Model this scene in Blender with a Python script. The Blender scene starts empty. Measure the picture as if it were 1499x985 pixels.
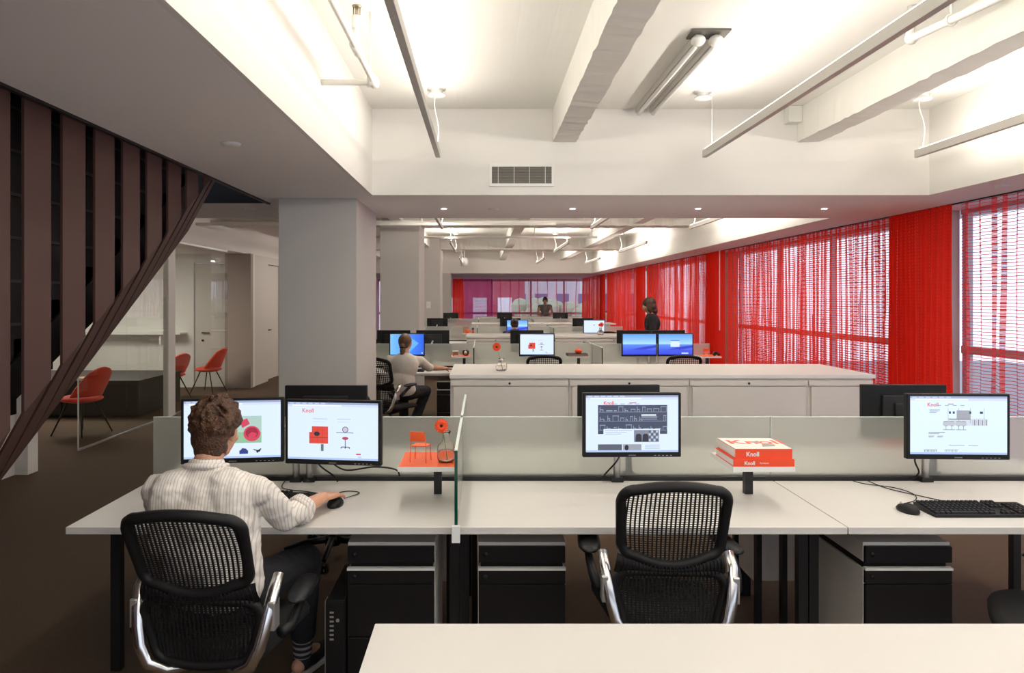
import bpy, math, random
from mathutils import Vector, Matrix, Euler
random.seed(7)
C = bpy.context.scene.collection
PI = math.pi
V = Vector

# ------------------------------------------------------------------ materials
def mat(name, col, rough=0.5, metal=0.0, bump=0.0, bscale=200.0, var=0.0, vscale=3.0, spec=0.5, sheen=0.0, coat=0.0, vcol=None):
    m = bpy.data.materials.new(name); m.use_nodes = True
    nt = m.node_tree; N = nt.nodes; L = nt.links
    b = N['Principled BSDF']
    b.inputs['Base Color'].default_value = (*col, 1); b.inputs['Roughness'].default_value = rough
    b.inputs['Metallic'].default_value = metal; b.inputs['Specular IOR Level'].default_value = spec
    b.inputs['Sheen Weight'].default_value = sheen; b.inputs['Coat Weight'].default_value = coat
    tc = N.new('ShaderNodeTexCoord')
    if var > 0:
        n = N.new('ShaderNodeTexNoise'); n.inputs['Scale'].default_value = vscale; n.inputs['Detail'].default_value = 4
        L.new(tc.outputs['Object'], n.inputs['Vector'])
        mx = N.new('ShaderNodeMix'); mx.data_type = 'RGBA'
        c2 = vcol or tuple(c*(1-var) for c in col)
        mx.inputs[6].default_value = (*col, 1); mx.inputs[7].default_value = (*c2, 1)
        L.new(n.outputs['Fac'], mx.inputs[0]); L.new(mx.outputs[2], b.inputs['Base Color'])
    if bump > 0:
        n = N.new('ShaderNodeTexNoise'); n.inputs['Scale'].default_value = bscale; n.inputs['Detail'].default_value = 3
        L.new(tc.outputs['Object'], n.inputs['Vector'])
        bp = N.new('ShaderNodeBump'); bp.inputs['Strength'].default_value = bump; bp.inputs['Distance'].default_value = 0.01
        L.new(n.outputs['Fac'], bp.inputs['Height']); L.new(bp.outputs['Normal'], b.inputs['Normal'])
    return m

def emit(name, col, st=1.0):
    m = bpy.data.materials.new(name); m.use_nodes = True
    b = m.node_tree.nodes['Principled BSDF']
    b.inputs['Base Color'].default_value = (0.02, 0.02, 0.02, 1); b.inputs['Roughness'].default_value = 0.3
    b.inputs['Emission Color'].default_value = (*col, 1); b.inputs['Emission Strength'].default_value = st
    return m

def srgb(r, g, b):
    f = lambda c: (c/255/12.92) if c/255 <= 0.04045 else ((c/255+0.055)/1.055)**2.4
    return (f(r), f(g), f(b))

def glass_frost(name, tint):
    m = bpy.data.materials.new(name); m.use_nodes = True
    nt = m.node_tree; N = nt.nodes; L = nt.links; N.remove(N['Principled BSDF'])
    o = N['Material Output']
    r = N.new('ShaderNodeBsdfRefraction'); r.inputs['Roughness'].default_value = 0.30; r.inputs['IOR'].default_value = 1.25
    r.inputs['Color'].default_value = (*tint, 1)
    t = N.new('ShaderNodeBsdfTranslucent'); t.inputs['Color'].default_value = (*tint, 1)
    d = N.new('ShaderNodeBsdfDiffuse'); d.inputs['Color'].default_value = (*tint, 1)
    g = N.new('ShaderNodeBsdfGlossy'); g.inputs['Roughness'].default_value = 0.22
    tr = N.new('ShaderNodeBsdfTransparent'); tr.inputs['Color'].default_value = (*tint, 1)
    a1 = N.new('ShaderNodeMixShader'); a1.inputs[0].default_value = 0.5; L.new(t.outputs[0], a1.inputs[1]); L.new(d.outputs[0], a1.inputs[2])
    a2 = N.new('ShaderNodeMixShader'); a2.inputs[0].default_value = 0.29; L.new(r.outputs[0], a2.inputs[1]); L.new(a1.outputs[0], a2.inputs[2])
    f = N.new('ShaderNodeFresnel'); f.inputs['IOR'].default_value = 1.4
    ge = N.new('ShaderNodeNewGeometry'); iv = N.new('ShaderNodeMath'); iv.operation = 'SUBTRACT'; iv.inputs[0].default_value = 1.0; L.new(ge.outputs['Backfacing'], iv.inputs[1]); fm = N.new('ShaderNodeMath'); fm.operation = 'MULTIPLY'; L.new(f.outputs[0], fm.inputs[0]); L.new(iv.outputs[0], fm.inputs[1])
    a3 = N.new('ShaderNodeMixShader'); L.new(fm.outputs[0], a3.inputs[0]); L.new(a2.outputs[0], a3.inputs[1]); L.new(g.outputs[0], a3.inputs[2])
    L.new(a3.outputs[0], o.inputs['Surface'])
    return m

def glass_clear(name, tint, ior=1.5, rough=0.0):
    m = bpy.data.materials.new(name); m.use_nodes = True
    nt = m.node_tree; N = nt.nodes; L = nt.links; N.remove(N['Principled BSDF'])
    o = N['Material Output']
    tr = N.new('ShaderNodeBsdfTransparent'); tr.inputs['Color'].default_value = (*tint, 1)
    g = N.new('ShaderNodeBsdfGlossy'); g.inputs['Roughness'].default_value = rough
    f = N.new('ShaderNodeFresnel'); f.inputs['IOR'].default_value = ior
    ge = N.new('ShaderNodeNewGeometry'); iv = N.new('ShaderNodeMath'); iv.operation = 'SUBTRACT'; iv.inputs[0].default_value = 1.0; L.new(ge.outputs['Backfacing'], iv.inputs[1])
    fm = N.new('ShaderNodeMath'); fm.operation = 'MULTIPLY'; L.new(f.outputs[0], fm.inputs[0]); L.new(iv.outputs[0], fm.inputs[1])
    a = N.new('ShaderNodeMixShader'); L.new(fm.outputs[0], a.inputs[0]); L.new(tr.outputs[0], a.inputs[1]); L.new(g.outputs[0], a.inputs[2])
    L.new(a.outputs[0], o.inputs['Surface'])
    return m

def net_mat(name, col, cover=0.30, hline=0.16, band=0.5, pitch=0.030, seam=0.0, sw=0.16):
    """red curtain net: fine threads with open gaps, uv in metres (u along the cloth, v height)"""
    m = bpy.data.materials.new(name); m.use_nodes = True
    nt = m.node_tree; N = nt.nodes; L = nt.links; N.remove(N['Principled BSDF'])
    o = N['Material Output']
    uv = N.new('ShaderNodeUVMap'); uv.uv_map = 'UVMap'
    sp = N.new('ShaderNodeSeparateXYZ'); L.new(uv.outputs[0], sp.inputs[0])
    def math_(op, a=None, b=None, av=None, bv=None):
        n = N.new('ShaderNodeMath'); n.operation = op
        if a is not None: L.new(a, n.inputs[0])
        elif av is not None: n.inputs[0].default_value = av
        if b is not None: L.new(b, n.inputs[1])
        elif bv is not None: n.inputs[1].default_value = bv
        return n.outputs[0]
    # horizontal weft lines
    fr = math_('FRACT', math_('MULTIPLY', sp.outputs[1], bv=1/pitch))
    hl = math_('LESS_THAN', fr, bv=hline)
    # vertical bands of gathered yarn
    mp = N.new('ShaderNodeCombineXYZ')
    L.new(math_('MULTIPLY', sp.outputs[0], bv=22.0), mp.inputs[0]); L.new(math_('MULTIPLY', sp.outputs[1], bv=0.45), mp.inputs[1])
    nz = N.new('ShaderNodeTexNoise'); nz.inputs['Scale'].default_value = 1.0; nz.inputs['Detail'].default_value = 3; L.new(mp.outputs[0], nz.inputs['Vector'])
    vb = math_('GREATER_THAN', nz.outputs['Fac'], bv=1-band)
    # fine vertical yarns
    fv = math_('FRACT', math_('MULTIPLY', sp.outputs[0], bv=1/0.011))
    vl = math_('LESS_THAN', fv, bv=cover)
    hv = math_('MAXIMUM', hl, math_('MULTIPLY', vl, bv=1.0))
    # inside a gathered band the net is close to solid, with little square holes
    sq = math_('MAXIMUM', math_('LESS_THAN', math_('FRACT', math_('MULTIPLY', sp.outputs[1], bv=1/(pitch*0.5))), bv=0.62),
               math_('LESS_THAN', math_('FRACT', math_('MULTIPLY', sp.outputs[0], bv=1/0.02)), bv=0.55))
    if seam > 0:
        # seams where the net is doubled, wandering slightly as they fall
        n2 = N.new('ShaderNodeTexNoise'); n2.inputs['Scale'].default_value = 1.3; n2.inputs['Detail'].default_value = 1
        cb = N.new('ShaderNodeCombineXYZ'); L.new(math_('MULTIPLY', sp.outputs[0], bv=4.0), cb.inputs[0]); L.new(math_('MULTIPLY', sp.outputs[1], bv=.5), cb.inputs[1]); L.new(cb.outputs[0], n2.inputs['Vector'])
        uu = math_('ADD', math_('MULTIPLY', sp.outputs[0], bv=1/seam), math_('MULTIPLY', n2.outputs['Fac'], bv=.45))
        hv = math_('MAXIMUM', hv, math_('MULTIPLY', math_('LESS_THAN', math_('FRACT', uu), bv=sw), math_('LESS_THAN', math_('FRACT', math_('MULTIPLY', sp.outputs[1], bv=1/(pitch*.4))), bv=.72)))
    fac = math_('MAXIMUM', hv, math_('MULTIPLY', vb, sq))
    tr = N.new('ShaderNodeBsdfTransparent')
    d = N.new('ShaderNodeBsdfDiffuse'); d.inputs['Color'].default_value = (*col, 1)
    t = N.new('ShaderNodeBsdfTranslucent'); t.inputs['Color'].default_value = (*col, 1)
    a = N.new('ShaderNodeMixShader'); a.inputs[0].default_value = 0.55; L.new(d.outputs[0], a.inputs[1]); L.new(t.outputs[0], a.inputs[2])
    b = N.new('ShaderNodeMixShader'); L.new(fac, b.inputs[0]); L.new(tr.outputs[0], b.inputs[1]); L.new(a.outputs[0], b.inputs[2])
    L.new(b.outputs[0], o.inputs['Surface'])
    return m

M = {}
M['white_wall'] = mat('white_plaster', (0.80, 0.785, 0.755), 0.85, bump=0.05, bscale=60)
M['soffit'] = mat('soffit_paint', (0.88, 0.85, 0.85), 0.85, bump=0.02, bscale=60)
M['concrete'] = mat('painted_concrete', (0.80, 0.79, 0.745), 0.8, bump=0.35, bscale=9, var=0.05, vscale=6)
M['column'] = mat('column_paint', (0.56, 0.54, 0.52), 0.8, bump=0.02, bscale=80)
M['taupe'] = mat('taupe_panel', (0.36, 0.31, 0.27), 0.7)
M['worktop'] = mat('white_laminate', (0.64, 0.62, 0.59), 0.38, spec=0.4)
M['counter'] = mat('counter_laminate', (0.78, 0.76, 0.735), 0.45, spec=0.4)
M['edge'] = mat('laminate_edge', (0.66, 0.64, 0.61), 0.5)
M['cab'] = mat('white_metal', (0.68, 0.65, 0.61), 0.5)
M['ped'] = mat('pedestal_white', (0.78, 0.75, 0.71), 0.55)
M['black'] = mat('black_plastic', (0.009, 0.009, 0.010), 0.45, bump=0.02, bscale=300, spec=.28)
M['blackm'] = mat('black_metal', (0.018, 0.017, 0.017), 0.45, metal=0.3)
M['blackf'] = mat('black_front', (0.009, 0.0075, 0.007), 0.55, spec=.25)
M['mesh'] = mat('black_elastomer', (0.009, 0.0085, 0.009), 0.5, spec=.3)
M['seat'] = mat('black_seat_fabric', (0.010, 0.010, 0.011), 0.9, bump=0.2, bscale=500)
M['chrome'] = mat('polished_aluminium', (0.78, 0.77, 0.76), 0.22, metal=1.0)
M['silver'] = mat('silver_paint', (0.62, 0.62, 0.62), 0.35, metal=0.8)
M['frost'] = glass_frost('frosted_glass', (0.89, 0.91, 0.875))
M['gedge'] = mat('green_glass_edge', (0.0, 0.055, 0.035), 0.15)
M['gtop'] = mat('pale_glass_edge', (0.72, 0.82, 0.76), 0.25)
M['clear'] = glass_clear('clear_glass', (0.93, 0.97, 0.95))
M['clear2'] = glass_clear('partition_glass', (0.93, 0.96, 0.94), 1.5)
M['water'] = glass_clear('bottle_glass', (0.93, 0.95, 0.95), 1.5, 0.02)
M['orange'] = mat('orange_lacquer', (0.90, 0.13, 0.03), 0.4)
M['red'] = mat('red_book_cloth', (0.84, 0.075, 0.018), 0.45)
M['chair_red'] = mat('red_upholstery', (0.75, 0.055, 0.02), 0.85, bump=0.15, bscale=400, sheen=0.2)
M['paper'] = mat('white_paper', (0.80, 0.77, 0.73), 0.7)
M['grayp'] = mat('grey_print', (0.35, 0.33, 0.32), 0.7)
M['petal'] = mat('orange_red_petal', (0.85, 0.07, 0.01), 0.6)
M['stem'] = mat('green_stem', (0.25, 0.32, 0.05), 0.6)
M['slat'] = mat('brown_slat', (0.066, 0.027, 0.021), 0.55, bump=0.04, bscale=120, var=0.12, vscale=1.5)
M['dark'] = mat('stairwell_darkness', (0.010, 0.010, 0.010), 0.5)  # near-black colour standing in for the stairwell's darkness
M['stair'] = mat('dark_steel', (0.02, 0.018, 0.017), 0.5, metal=0.4)
M['door'] = mat('door_white', (0.66, 0.63, 0.58), 0.55)
M['wood'] = mat('black_stained_oak', (0.028, 0.022, 0.019), 0.5, bump=0.1, bscale=40, var=0.3, vscale=8)
M['pipe'] = mat('painted_pipe', (0.76, 0.75, 0.71), 0.5)
M['brass'] = mat('dull_brass', (0.35, 0.30, 0.2), 0.4, metal=0.8)
M['lamp'] = mat('pendant_body', (0.58, 0.56, 0.53), 0.4, metal=0.2)
M['cord'] = mat('white_cord', (0.82, 0.82, 0.80), 0.5)
M['vent'] = mat('vent_dark', (0.11, 0.105, 0.09), 0.6)
M['skin'] = mat('skin', (0.60, 0.31, 0.20), 0.55, bump=0.03, bscale=150, var=0.12, vscale=12)
M['skin2'] = mat('skin_tan', (0.42, 0.20, 0.13), 0.55)
M['hair'] = mat('brown_hair', (0.022, 0.008, 0.0025), 0.5, bump=0.8, bscale=140, var=0.6, vscale=30, vcol=(0.105, 0.037, 0.010))
M['hair2'] = mat('fair_brown_hair', (0.16, 0.085, 0.04), 0.5, bump=0.4, bscale=90, var=0.4, vscale=30)
M['hair3'] = mat('dark_hair', (0.02, 0.012, 0.01), 0.5, bump=0.4, bscale=90)
M['hair4'] = mat('auburn_hair', (0.05, 0.018, 0.006), 0.5, bump=0.4, bscale=90, var=0.4, vscale=30)
M['trouser'] = mat('dark_trouser', (0.012, 0.012, 0.016), 0.9, bump=0.1, bscale=300)
M['blouse'] = mat('cream_blouse', (0.74, 0.69, 0.62), 0.85, bump=0.1, bscale=30)
M['navy'] = mat('navy_shirt', (0.03, 0.045, 0.13), 0.9)
M['blackc'] = mat('black_cloth', (0.010, 0.009, 0.011), 0.9)
M['greyc'] = mat('grey_cloth', (0.14, 0.12, 0.115), 0.9)
M['shoe'] = mat('black_canvas', (0.012, 0.012, 0.014), 0.8)
M['sole'] = mat('white_rubber', (0.6, 0.57, 0.52), 0.7)
M['frame'] = mat('window_frame', (0.55, 0.52, 0.58), 0.5)
M['lamp_on'] = emit('lamp_glow', (1.0, 0.93, 0.82), 6)
M['cam_b'] = mat('camera_black', (0.015, 0.015, 0.016), 0.35)
M['net'] = net_mat('red_net_curtain', (0.92, 0.06, 0.038), 0.20, 0.26, 0.42, 0.026, .17, .22)
M['net_sparse'] = net_mat('red_net_curtain_open', (0.85, 0.07, 0.07), 0.05, 0.20, 0.14, 0.026, .15, .30)
M['net_dense'] = net_mat('red_net_curtain_gathered', (0.90, 0.045, 0.025), 0.75, 0.5, 0.8)
M['net_pink'] = net_mat('pink_sheer_curtain', (0.80, 0.06, 0.09), 0.20, 0.07, 0.20, 0.05, .4, .10)
M['net_purple'] = net_mat('violet_sheer_curtain', (0.55, 0.04, 0.17), 0.55, 0.2, 0.3, 0.05)

# striped shirt
def shirt_mat():
    m = mat('striped_shirt', (0.74, 0.70, 0.65), 0.85, bump=0.6, bscale=11)
    nt = m.node_tree; N = nt.nodes; L = nt.links; b = N['Principled BSDF']
    tc = N.new('ShaderNodeTexCoord'); sp = N.new('ShaderNodeSeparateXYZ'); L.new(tc.outputs['Object'], sp.inputs[0])
    mu = N.new('ShaderNodeMath'); mu.operation = 'MULTIPLY'; mu.inputs[1].default_value = 95; L.new(sp.outputs[0], mu.inputs[0])
    fr = N.new('ShaderNodeMath'); fr.operation = 'FRACT'; L.new(mu.outputs[0], fr.inputs[0])
    lt = N.new('ShaderNodeMath'); lt.operation = 'LESS_THAN'; lt.inputs[1].default_value = 0.28; L.new(fr.outputs[0], lt.inputs[0])
    mx = N.new('ShaderNodeMix'); mx.data_type = 'RGBA'; mx.inputs[6].default_value = (0.76, 0.72, 0.67, 1); mx.inputs[7].default_value = (0.56, 0.50, 0.46, 1)
    L.new(lt.outputs[0], mx.inputs[0]); L.new(mx.outputs[2], b.inputs['Base Color'])
    return m
M['shirt'] = shirt_mat()
def sock_mat():
    m = mat('striped_sock', (0.02, 0.02, 0.025), 0.9)
    nt = m.node_tree; N = nt.nodes; L = nt.links; b = N['Principled BSDF']
    tc = N.new('ShaderNodeTexCoord'); sp = N.new('ShaderNodeSeparateXYZ'); L.new(tc.outputs['Object'], sp.inputs[0])
    mu = N.new('ShaderNodeMath'); mu.operation = 'MULTIPLY'; mu.inputs[1].default_value = 38; L.new(sp.outputs[2], mu.inputs[0])
    fr = N.new('ShaderNodeMath'); fr.operation = 'FRACT'; L.new(mu.outputs[0], fr.inputs[0])
    lt = N.new('ShaderNodeMath'); lt.operation = 'LESS_THAN'; lt.inputs[1].default_value = 0.45; L.new(fr.outputs[0], lt.inputs[0])
    mx = N.new('ShaderNodeMix'); mx.data_type = 'RGBA'; mx.inputs[6].default_value = (0.02, 0.02, 0.025, 1); mx.inputs[7].default_value = (0.30, 0.28, 0.27, 1)
    L.new(lt.outputs[0], mx.inputs[0]); L.new(mx.outputs[2], b.inputs['Base Color'])
    return m
M['sock'] = sock_mat()
def carpet_mat():
    m = mat('brown_carpet', (0.125, 0.078, 0.043), 0.95, bump=0.6, bscale=350, var=0.35, vscale=60)
    return m
M['carpet'] = carpet_mat()
def board_ceiling():
    m = mat('board_marked_ceiling', (0.82, 0.81, 0.77), 0.8, var=0.04, vscale=3)
    nt = m.node_tree; N = nt.nodes; L = nt.links; b = N['Principled BSDF']
    tc = N.new('ShaderNodeTexCoord'); mp = N.new('ShaderNodeMapping'); mp.inputs['Scale'].default_value = (5.5, 0.5, 1)
    L.new(tc.outputs['Object'], mp.inputs[0])
    n = N.new('ShaderNodeTexNoise'); n.inputs['Scale'].default_value = 1.3; n.inputs['Detail'].default_value = 8; L.new(mp.outputs[0], n.inputs['Vector'])
    sp = N.new('ShaderNodeSeparateXYZ'); L.new(tc.outputs['Object'], sp.inputs[0])
    mu = N.new('ShaderNodeMath'); mu.operation = 'MULTIPLY'; mu.inputs[1].default_value = 5.2; L.new(sp.outputs[0], mu.inputs[0])
    fr = N.new('ShaderNodeMath'); fr.operation = 'FRACT'; L.new(mu.outputs[0], fr.inputs[0])
    lt = N.new('ShaderNodeMath'); lt.operation = 'LESS_THAN'; lt.inputs[1].default_value = 0.05; L.new(fr.outputs[0], lt.inputs[0])
    ad = N.new('ShaderNodeMath'); ad.operation = 'MULTIPLY_ADD'; ad.inputs[1].default_value = -0.5; L.new(lt.outputs[0], ad.inputs[0]); L.new(n.outputs['Fac'], ad.inputs[2])
    bp = N.new('ShaderNodeBump'); bp.inputs['Strength'].default_value = 0.35; bp.inputs['Distance'].default_value = 0.015
    L.new(ad.outputs[0], bp.inputs['Height']); L.new(bp.outputs['Normal'], b.inputs['Normal'])
    return m
M['ceil'] = board_ceiling()

_em = {}
def E(r, g, b, st=1.0):
    k = (r, g, b, st)
    if k not in _em: _em[k] = emit('screen_colour', srgb(r, g, b), st)
    return _em[k]

# ------------------------------------------------------------------ mesh builder
class MB:
    def __init__(s): s.v = []; s.f = []; s.m = []; s.uv = None
    def add(s, vs, fs, mi=0, T=None):
        o = len(s.v)
        s.v += [tuple(T @ V(p)) if T else tuple(p) for p in vs]
        s.f += [tuple(i+o for i in f) for f in fs]; s.m += [mi]*len(fs)
        return s
    def box(s, x0, x1, y0, y1, z0, z1, mi=0, T=None):
        vs = [(x0,y0,z0),(x1,y0,z0),(x1,y1,z0),(x0,y1,z0),(x0,y0,z1),(x1,y0,z1),(x1,y1,z1),(x0,y1,z1)]
        return s.add(vs, [(0,3,2,1),(4,5,6,7),(0,1,5,4),(1,2,6,5),(2,3,7,6),(3,0,4,7)], mi, T)
    def quad(s, a, b, c, d, mi=0, T=None): return s.add([a,b,c,d], [(0,1,2,3)], mi, T)
    def poly(s, pts, mi=0, T=None): return s.add(pts, [tuple(range(len(pts)))], mi, T)
    def prism(s, pts, d, mi=0, T=None):
        """closed outline pts (3D) extruded by vector d"""
        n = len(pts); d = V(d); a = [V(p) for p in pts]; b = [p+d for p in a]
        fs = [tuple(range(n))[::-1], tuple(range(n, 2*n))]+[(i, (i+1) % n, n+(i+1) % n, n+i) for i in range(n)]
        return s.add(a+b, fs, mi, T)
    def tube(s, pts, r, seg=8, closed=False, mi=0, T=None, flat=1.0, up=None, caps=True):
        pts = [V(p) for p in pts]; n = len(pts)
        rs = r if isinstance(r, (list, tuple)) else [r]*n
        vs = []; prev = None
        for i in range(n):
            if closed: t = (pts[(i+1) % n]-pts[i-1])
            else: t = pts[min(i+1, n-1)]-pts[max(i-1, 0)]
            t = t.normalized() if t.length > 1e-9 else V((0,0,1))
            if up is not None: ref = V(up)
            elif prev is not None: ref = prev
            else: ref = V((0,0,1)) if abs(t.z) < 0.9 else V((0,1,0))
            u = (ref - t*ref.dot(t))
            u = u.normalized() if u.length > 1e-6 else t.orthogonal().normalized()
            w = t.cross(u).normalized(); prev = u
            for k in range(seg):
                a = 2*PI*k/seg
                vs.append(pts[i]+u*math.cos(a)*rs[i]*flat+w*math.sin(a)*rs[i])
        fs = []
        for i in range(n if closed else n-1):
            j = (i+1) % n
            for k in range(seg):
                l = (k+1) % seg
                fs.append((i*seg+k, i*seg+l, j*seg+l, j*seg+k))
        if not closed and caps:
            fs.append(tuple(range(seg))[::-1]); fs.append(tuple((n-1)*seg+k for k in range(seg)))
        return s.add(vs, fs, mi, T)
    def cyl(s, p0, p1, r, seg=16, mi=0, T=None, r1=None): return s.tube([p0, p1], [r, r if r1 is None else r1], seg, mi=mi, T=T)
    def lathe(s, prof, seg=24, mi=0, T=None, close=True):
        vs = []; n = len(prof)
        for (r, z) in prof:
            for k in range(seg):
                a = 2*PI*k/seg; vs.append((r*math.cos(a), r*math.sin(a), z))
        fs = [(i*seg+k, i*seg+(k+1) % seg, (i+1)*seg+(k+1) % seg, (i+1)*seg+k) for i in range(n-1) for k in range(seg)]
        if close:
            fs.append(tuple(range(seg))[::-1]); fs.append(tuple((n-1)*seg+k for k in range(seg)))
        return s.add(vs, fs, mi, T)
    def ell(s, c, r, rot=(0,0,0), seg=16, rings=10, mi=0, T=None):
        R = Euler(rot).to_matrix(); c = V(c); vs = []; r = r if isinstance(r, (tuple, list)) else (r, r, r)
        for i in range(1, rings):
            th = PI*i/rings
            for k in range(seg):
                a = 2*PI*k/seg
                vs.append(c+R @ V((r[0]*math.sin(th)*math.cos(a), r[1]*math.sin(th)*math.sin(a), r[2]*math.cos(th))))
        b = len(vs); vs += [c+R @ V((0,0,r[2])), c+R @ V((0,0,-r[2]))]
        fs = [(i*seg+k, (i+1)*seg+k, (i+1)*seg+(k+1) % seg, i*seg+(k+1) % seg) for i in range(rings-2) for k in range(seg)]
        fs += [(b, k, (k+1) % seg) for k in range(seg)]
        o = (rings-2)*seg
        fs += [(b+1, o+(k+1) % seg, o+k) for k in range(seg)]
        return s.add(vs, fs, mi, T)
    def cap(s, p0, p1, r0, r1, seg=12):
        """tapered capsule"""
        p0 = V(p0); p1 = V(p1); t = (p1-p0); L = t.length
        if L < 1e-6: return s.ell(p0, r0)
        t.normalize(); pts = []; rs = []
        for k in range(5):
            a = PI/2*k/4; pts.append(p0-t*r0*math.cos(a)); rs.append(max(r0*math.sin(a), 1e-4))
        for k in range(5):
            a = PI/2*k/4; pts.append(p1+t*r1*math.sin(a)); rs.append(max(r1*math.cos(a), 1e-4))
        return s.tube(pts, rs, seg)
    def build(s, name, mats, parent=None, smooth=False, bevel=0.0, loc=None, rot=None, bseg=2):
        me = bpy.data.meshes.new(name); me.from_pydata(s.v, [], s.f)
        mats = mats if isinstance(mats, (list, tuple)) else [mats]
        for m in mats: me.materials.append(m)
        me.polygons.foreach_set('material_index', s.m)
        if smooth: me.polygons.foreach_set('use_smooth', [True]*len(s.f))
        me.update()
        o = bpy.data.objects.new(name, me); C.objects.link(o)
        if parent: o.parent = parent
        if loc is not None: o.location = loc
        if rot is not None: o.rotation_euler = rot
        if bevel > 0:
            b = o.modifiers.new('bevel', 'BEVEL'); b.width = bevel; b.segments = bseg; b.limit_method = 'ANGLE'; b.angle_limit = math.radians(40)
            if smooth is False:
                me.polygons.foreach_set('use_smooth', [False]*len(s.f))
        return o

def smooth_angle(o, ang=40):
    me = o.data
    me.polygons.foreach_set('use_smooth', [True]*len(me.polygons))
    try: me.set_sharp_from_angle(angle=math.radians(ang))
    except Exception: pass
    return o

def tag(o, label, cat, group=None):
    o['label'] = label; o['category'] = cat
    if group: o['group'] = group
    return o
def thing(name, label, cat, loc=(0,0,0), rz=0.0, group=None):
    o = bpy.data.objects.new(name, None); C.objects.link(o)
    o.empty_display_size = 0.1
    o.location = loc; o.rotation_euler = (0, 0, rz)
    return tag(o, label, cat, group)
def struct(name, mb, m, parent=None, **k):
    o = mb.build(name, m, parent, **k)
    o['kind'] = 'structure'
    return o
def kids(o): return [c for c in C.objects if c.parent is o]
def copy_tree(o, label=None, loc=None, rz=None, group=None, parent=None):
    ch = kids(o)
    c = o.copy(); C.objects.link(c)
    c.parent = parent
    if label: c['label'] = label
    if group: c['group'] = group
    if loc is not None: c.location = loc
    if rz is not None: c.rotation_euler = (0, 0, rz)
    for k in ch: copy_tree(k, parent=c)
    return c
def text_obj(name, s, size, m, parent, loc, rot=(PI/2,0,0), ext=0.0006, bold=0.0, align='LEFT', sx=1.0):
    cu = bpy.data.curves.new(name, 'FONT'); cu.body = s; cu.size = size; cu.extrude = ext; cu.align_x = align; cu.offset = bold
    t = bpy.data.objects.new(name+'_curve', cu); C.objects.link(t)
    dg = bpy.context.evaluated_depsgraph_get()
    me = bpy.data.meshes.new_from_object(t.evaluated_get(dg)); bpy.data.objects.remove(t)
    me.materials.clear(); me.materials.append(m)
    o = bpy.data.objects.new(name, me); C.objects.link(o)
    o.parent = parent; o.location = loc; o.rotation_euler = rot; o.scale = (sx, 1, 1)
    return o
def fuse(name, mb, m, parent, voxel=0.006, it=6, fac=0.5, disp=None, loc=None):
    """fuse overlapping volumes into one continuous surface"""
    o = mb.build(name, m, None)
    r = o.modifiers.new('r', 'REMESH'); r.mode = 'VOXEL'; r.voxel_size = voxel; r.use_smooth_shade = True
    if it:
        sm = o.modifiers.new('s', 'SMOOTH'); sm.iterations = it; sm.factor = fac
    if disp:
        tx = bpy.data.textures.new('folds', 'CLOUDS'); tx.noise_scale = disp[1]
        d = o.modifiers.new('d', 'DISPLACE'); d.texture = tx; d.strength = disp[0]; d.mid_level = 0.5
    dg = bpy.context.evaluated_depsgraph_get()
    me = bpy.data.meshes.new_from_object(o.evaluated_get(dg))
    me.name = name
    o.modifiers.clear(); old = o.data; o.data = me; bpy.data.meshes.remove(old)
    me.polygons.foreach_set('use_smooth', [True]*len(me.polygons))
    o.parent = parent
    if loc: o.location = loc
    return o

# ------------------------------------------------------------------ measurements
F = 1040.0; VX, VY = 706.0, 437.0; HC = 1.625
def P(px, py, Y): return V(((px-VX)/F*Y, Y, HC-(py-VY)/F*Y))
ZS = 2.44; ZC = 3.117; ZB = 2.857
DF, DB = 2.764, 3.47; GY = 3.51; DT = 0.735; PITCH = 5.7
XD = [-1.623, -0.101, 1.424, 2.948]
XL = -4.31; XW = 4.015

# ------------------------------------------------------------------ the room
struct('floor', MB().box(-8.2, 4.9, -3.4, 29.2, -0.1, 0.0), M['carpet'])
# ceiling slabs
struct('ceiling', MB().box(-0.892, 3.545, -3.3, 5.62, ZC, ZC+0.12), M['ceil'])
struct('ceiling_far', MB().box(XL, 3.545, 7.2, 22.87, ZC, ZC+0.12), M['ceil'])
c = MB()
c.box(-1.81, -0.892, -3.3, 5.62, ZS, ZC+0.12)                 # lowered ceiling on the left
c.box(-1.81, 4.9, 5.62, 7.2, ZS, ZC+0.12)                      # cross band
c.box(-8.2, -1.81, 6.08, 7.2, ZS, ZC+0.12)
c.box(3.545, 4.9, -3.3, 5.62, ZS, ZC+0.12)
c.box(3.545, 4.9, 7.2, 22.87, ZS, ZC+0.12)
c.box(-8.2, 4.9, 22.87, 29.0, ZS, ZC+0.12)
c.box(-8.2, XL, 7.2, 22.87, ZS, ZC+0.12)
struct('ceiling_soffit', c, M['soffit'])
# the upright faces of the recess are the white plaster (thin plasterboard lining)
c = MB()
c.box(-0.892, 3.545, 5.595, 5.6195, ZS, ZC); c.box(-0.8915, -0.867, -3.3, 5.595, ZS, ZC); c.box(3.52, 3.5445, -3.3, 5.595, ZS, ZC)
c.box(3.52, 3.5445, 7.2, 22.87, ZS, ZC); c.box(XL+0.0005, 3.52, 22.845, 22.8695, ZS, ZC); c.box(XL+0.0005, XL+0.025, 7.2, 22.845, ZS, ZC)
struct('ceiling_upstand', c, M['white_wall'])

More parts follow.
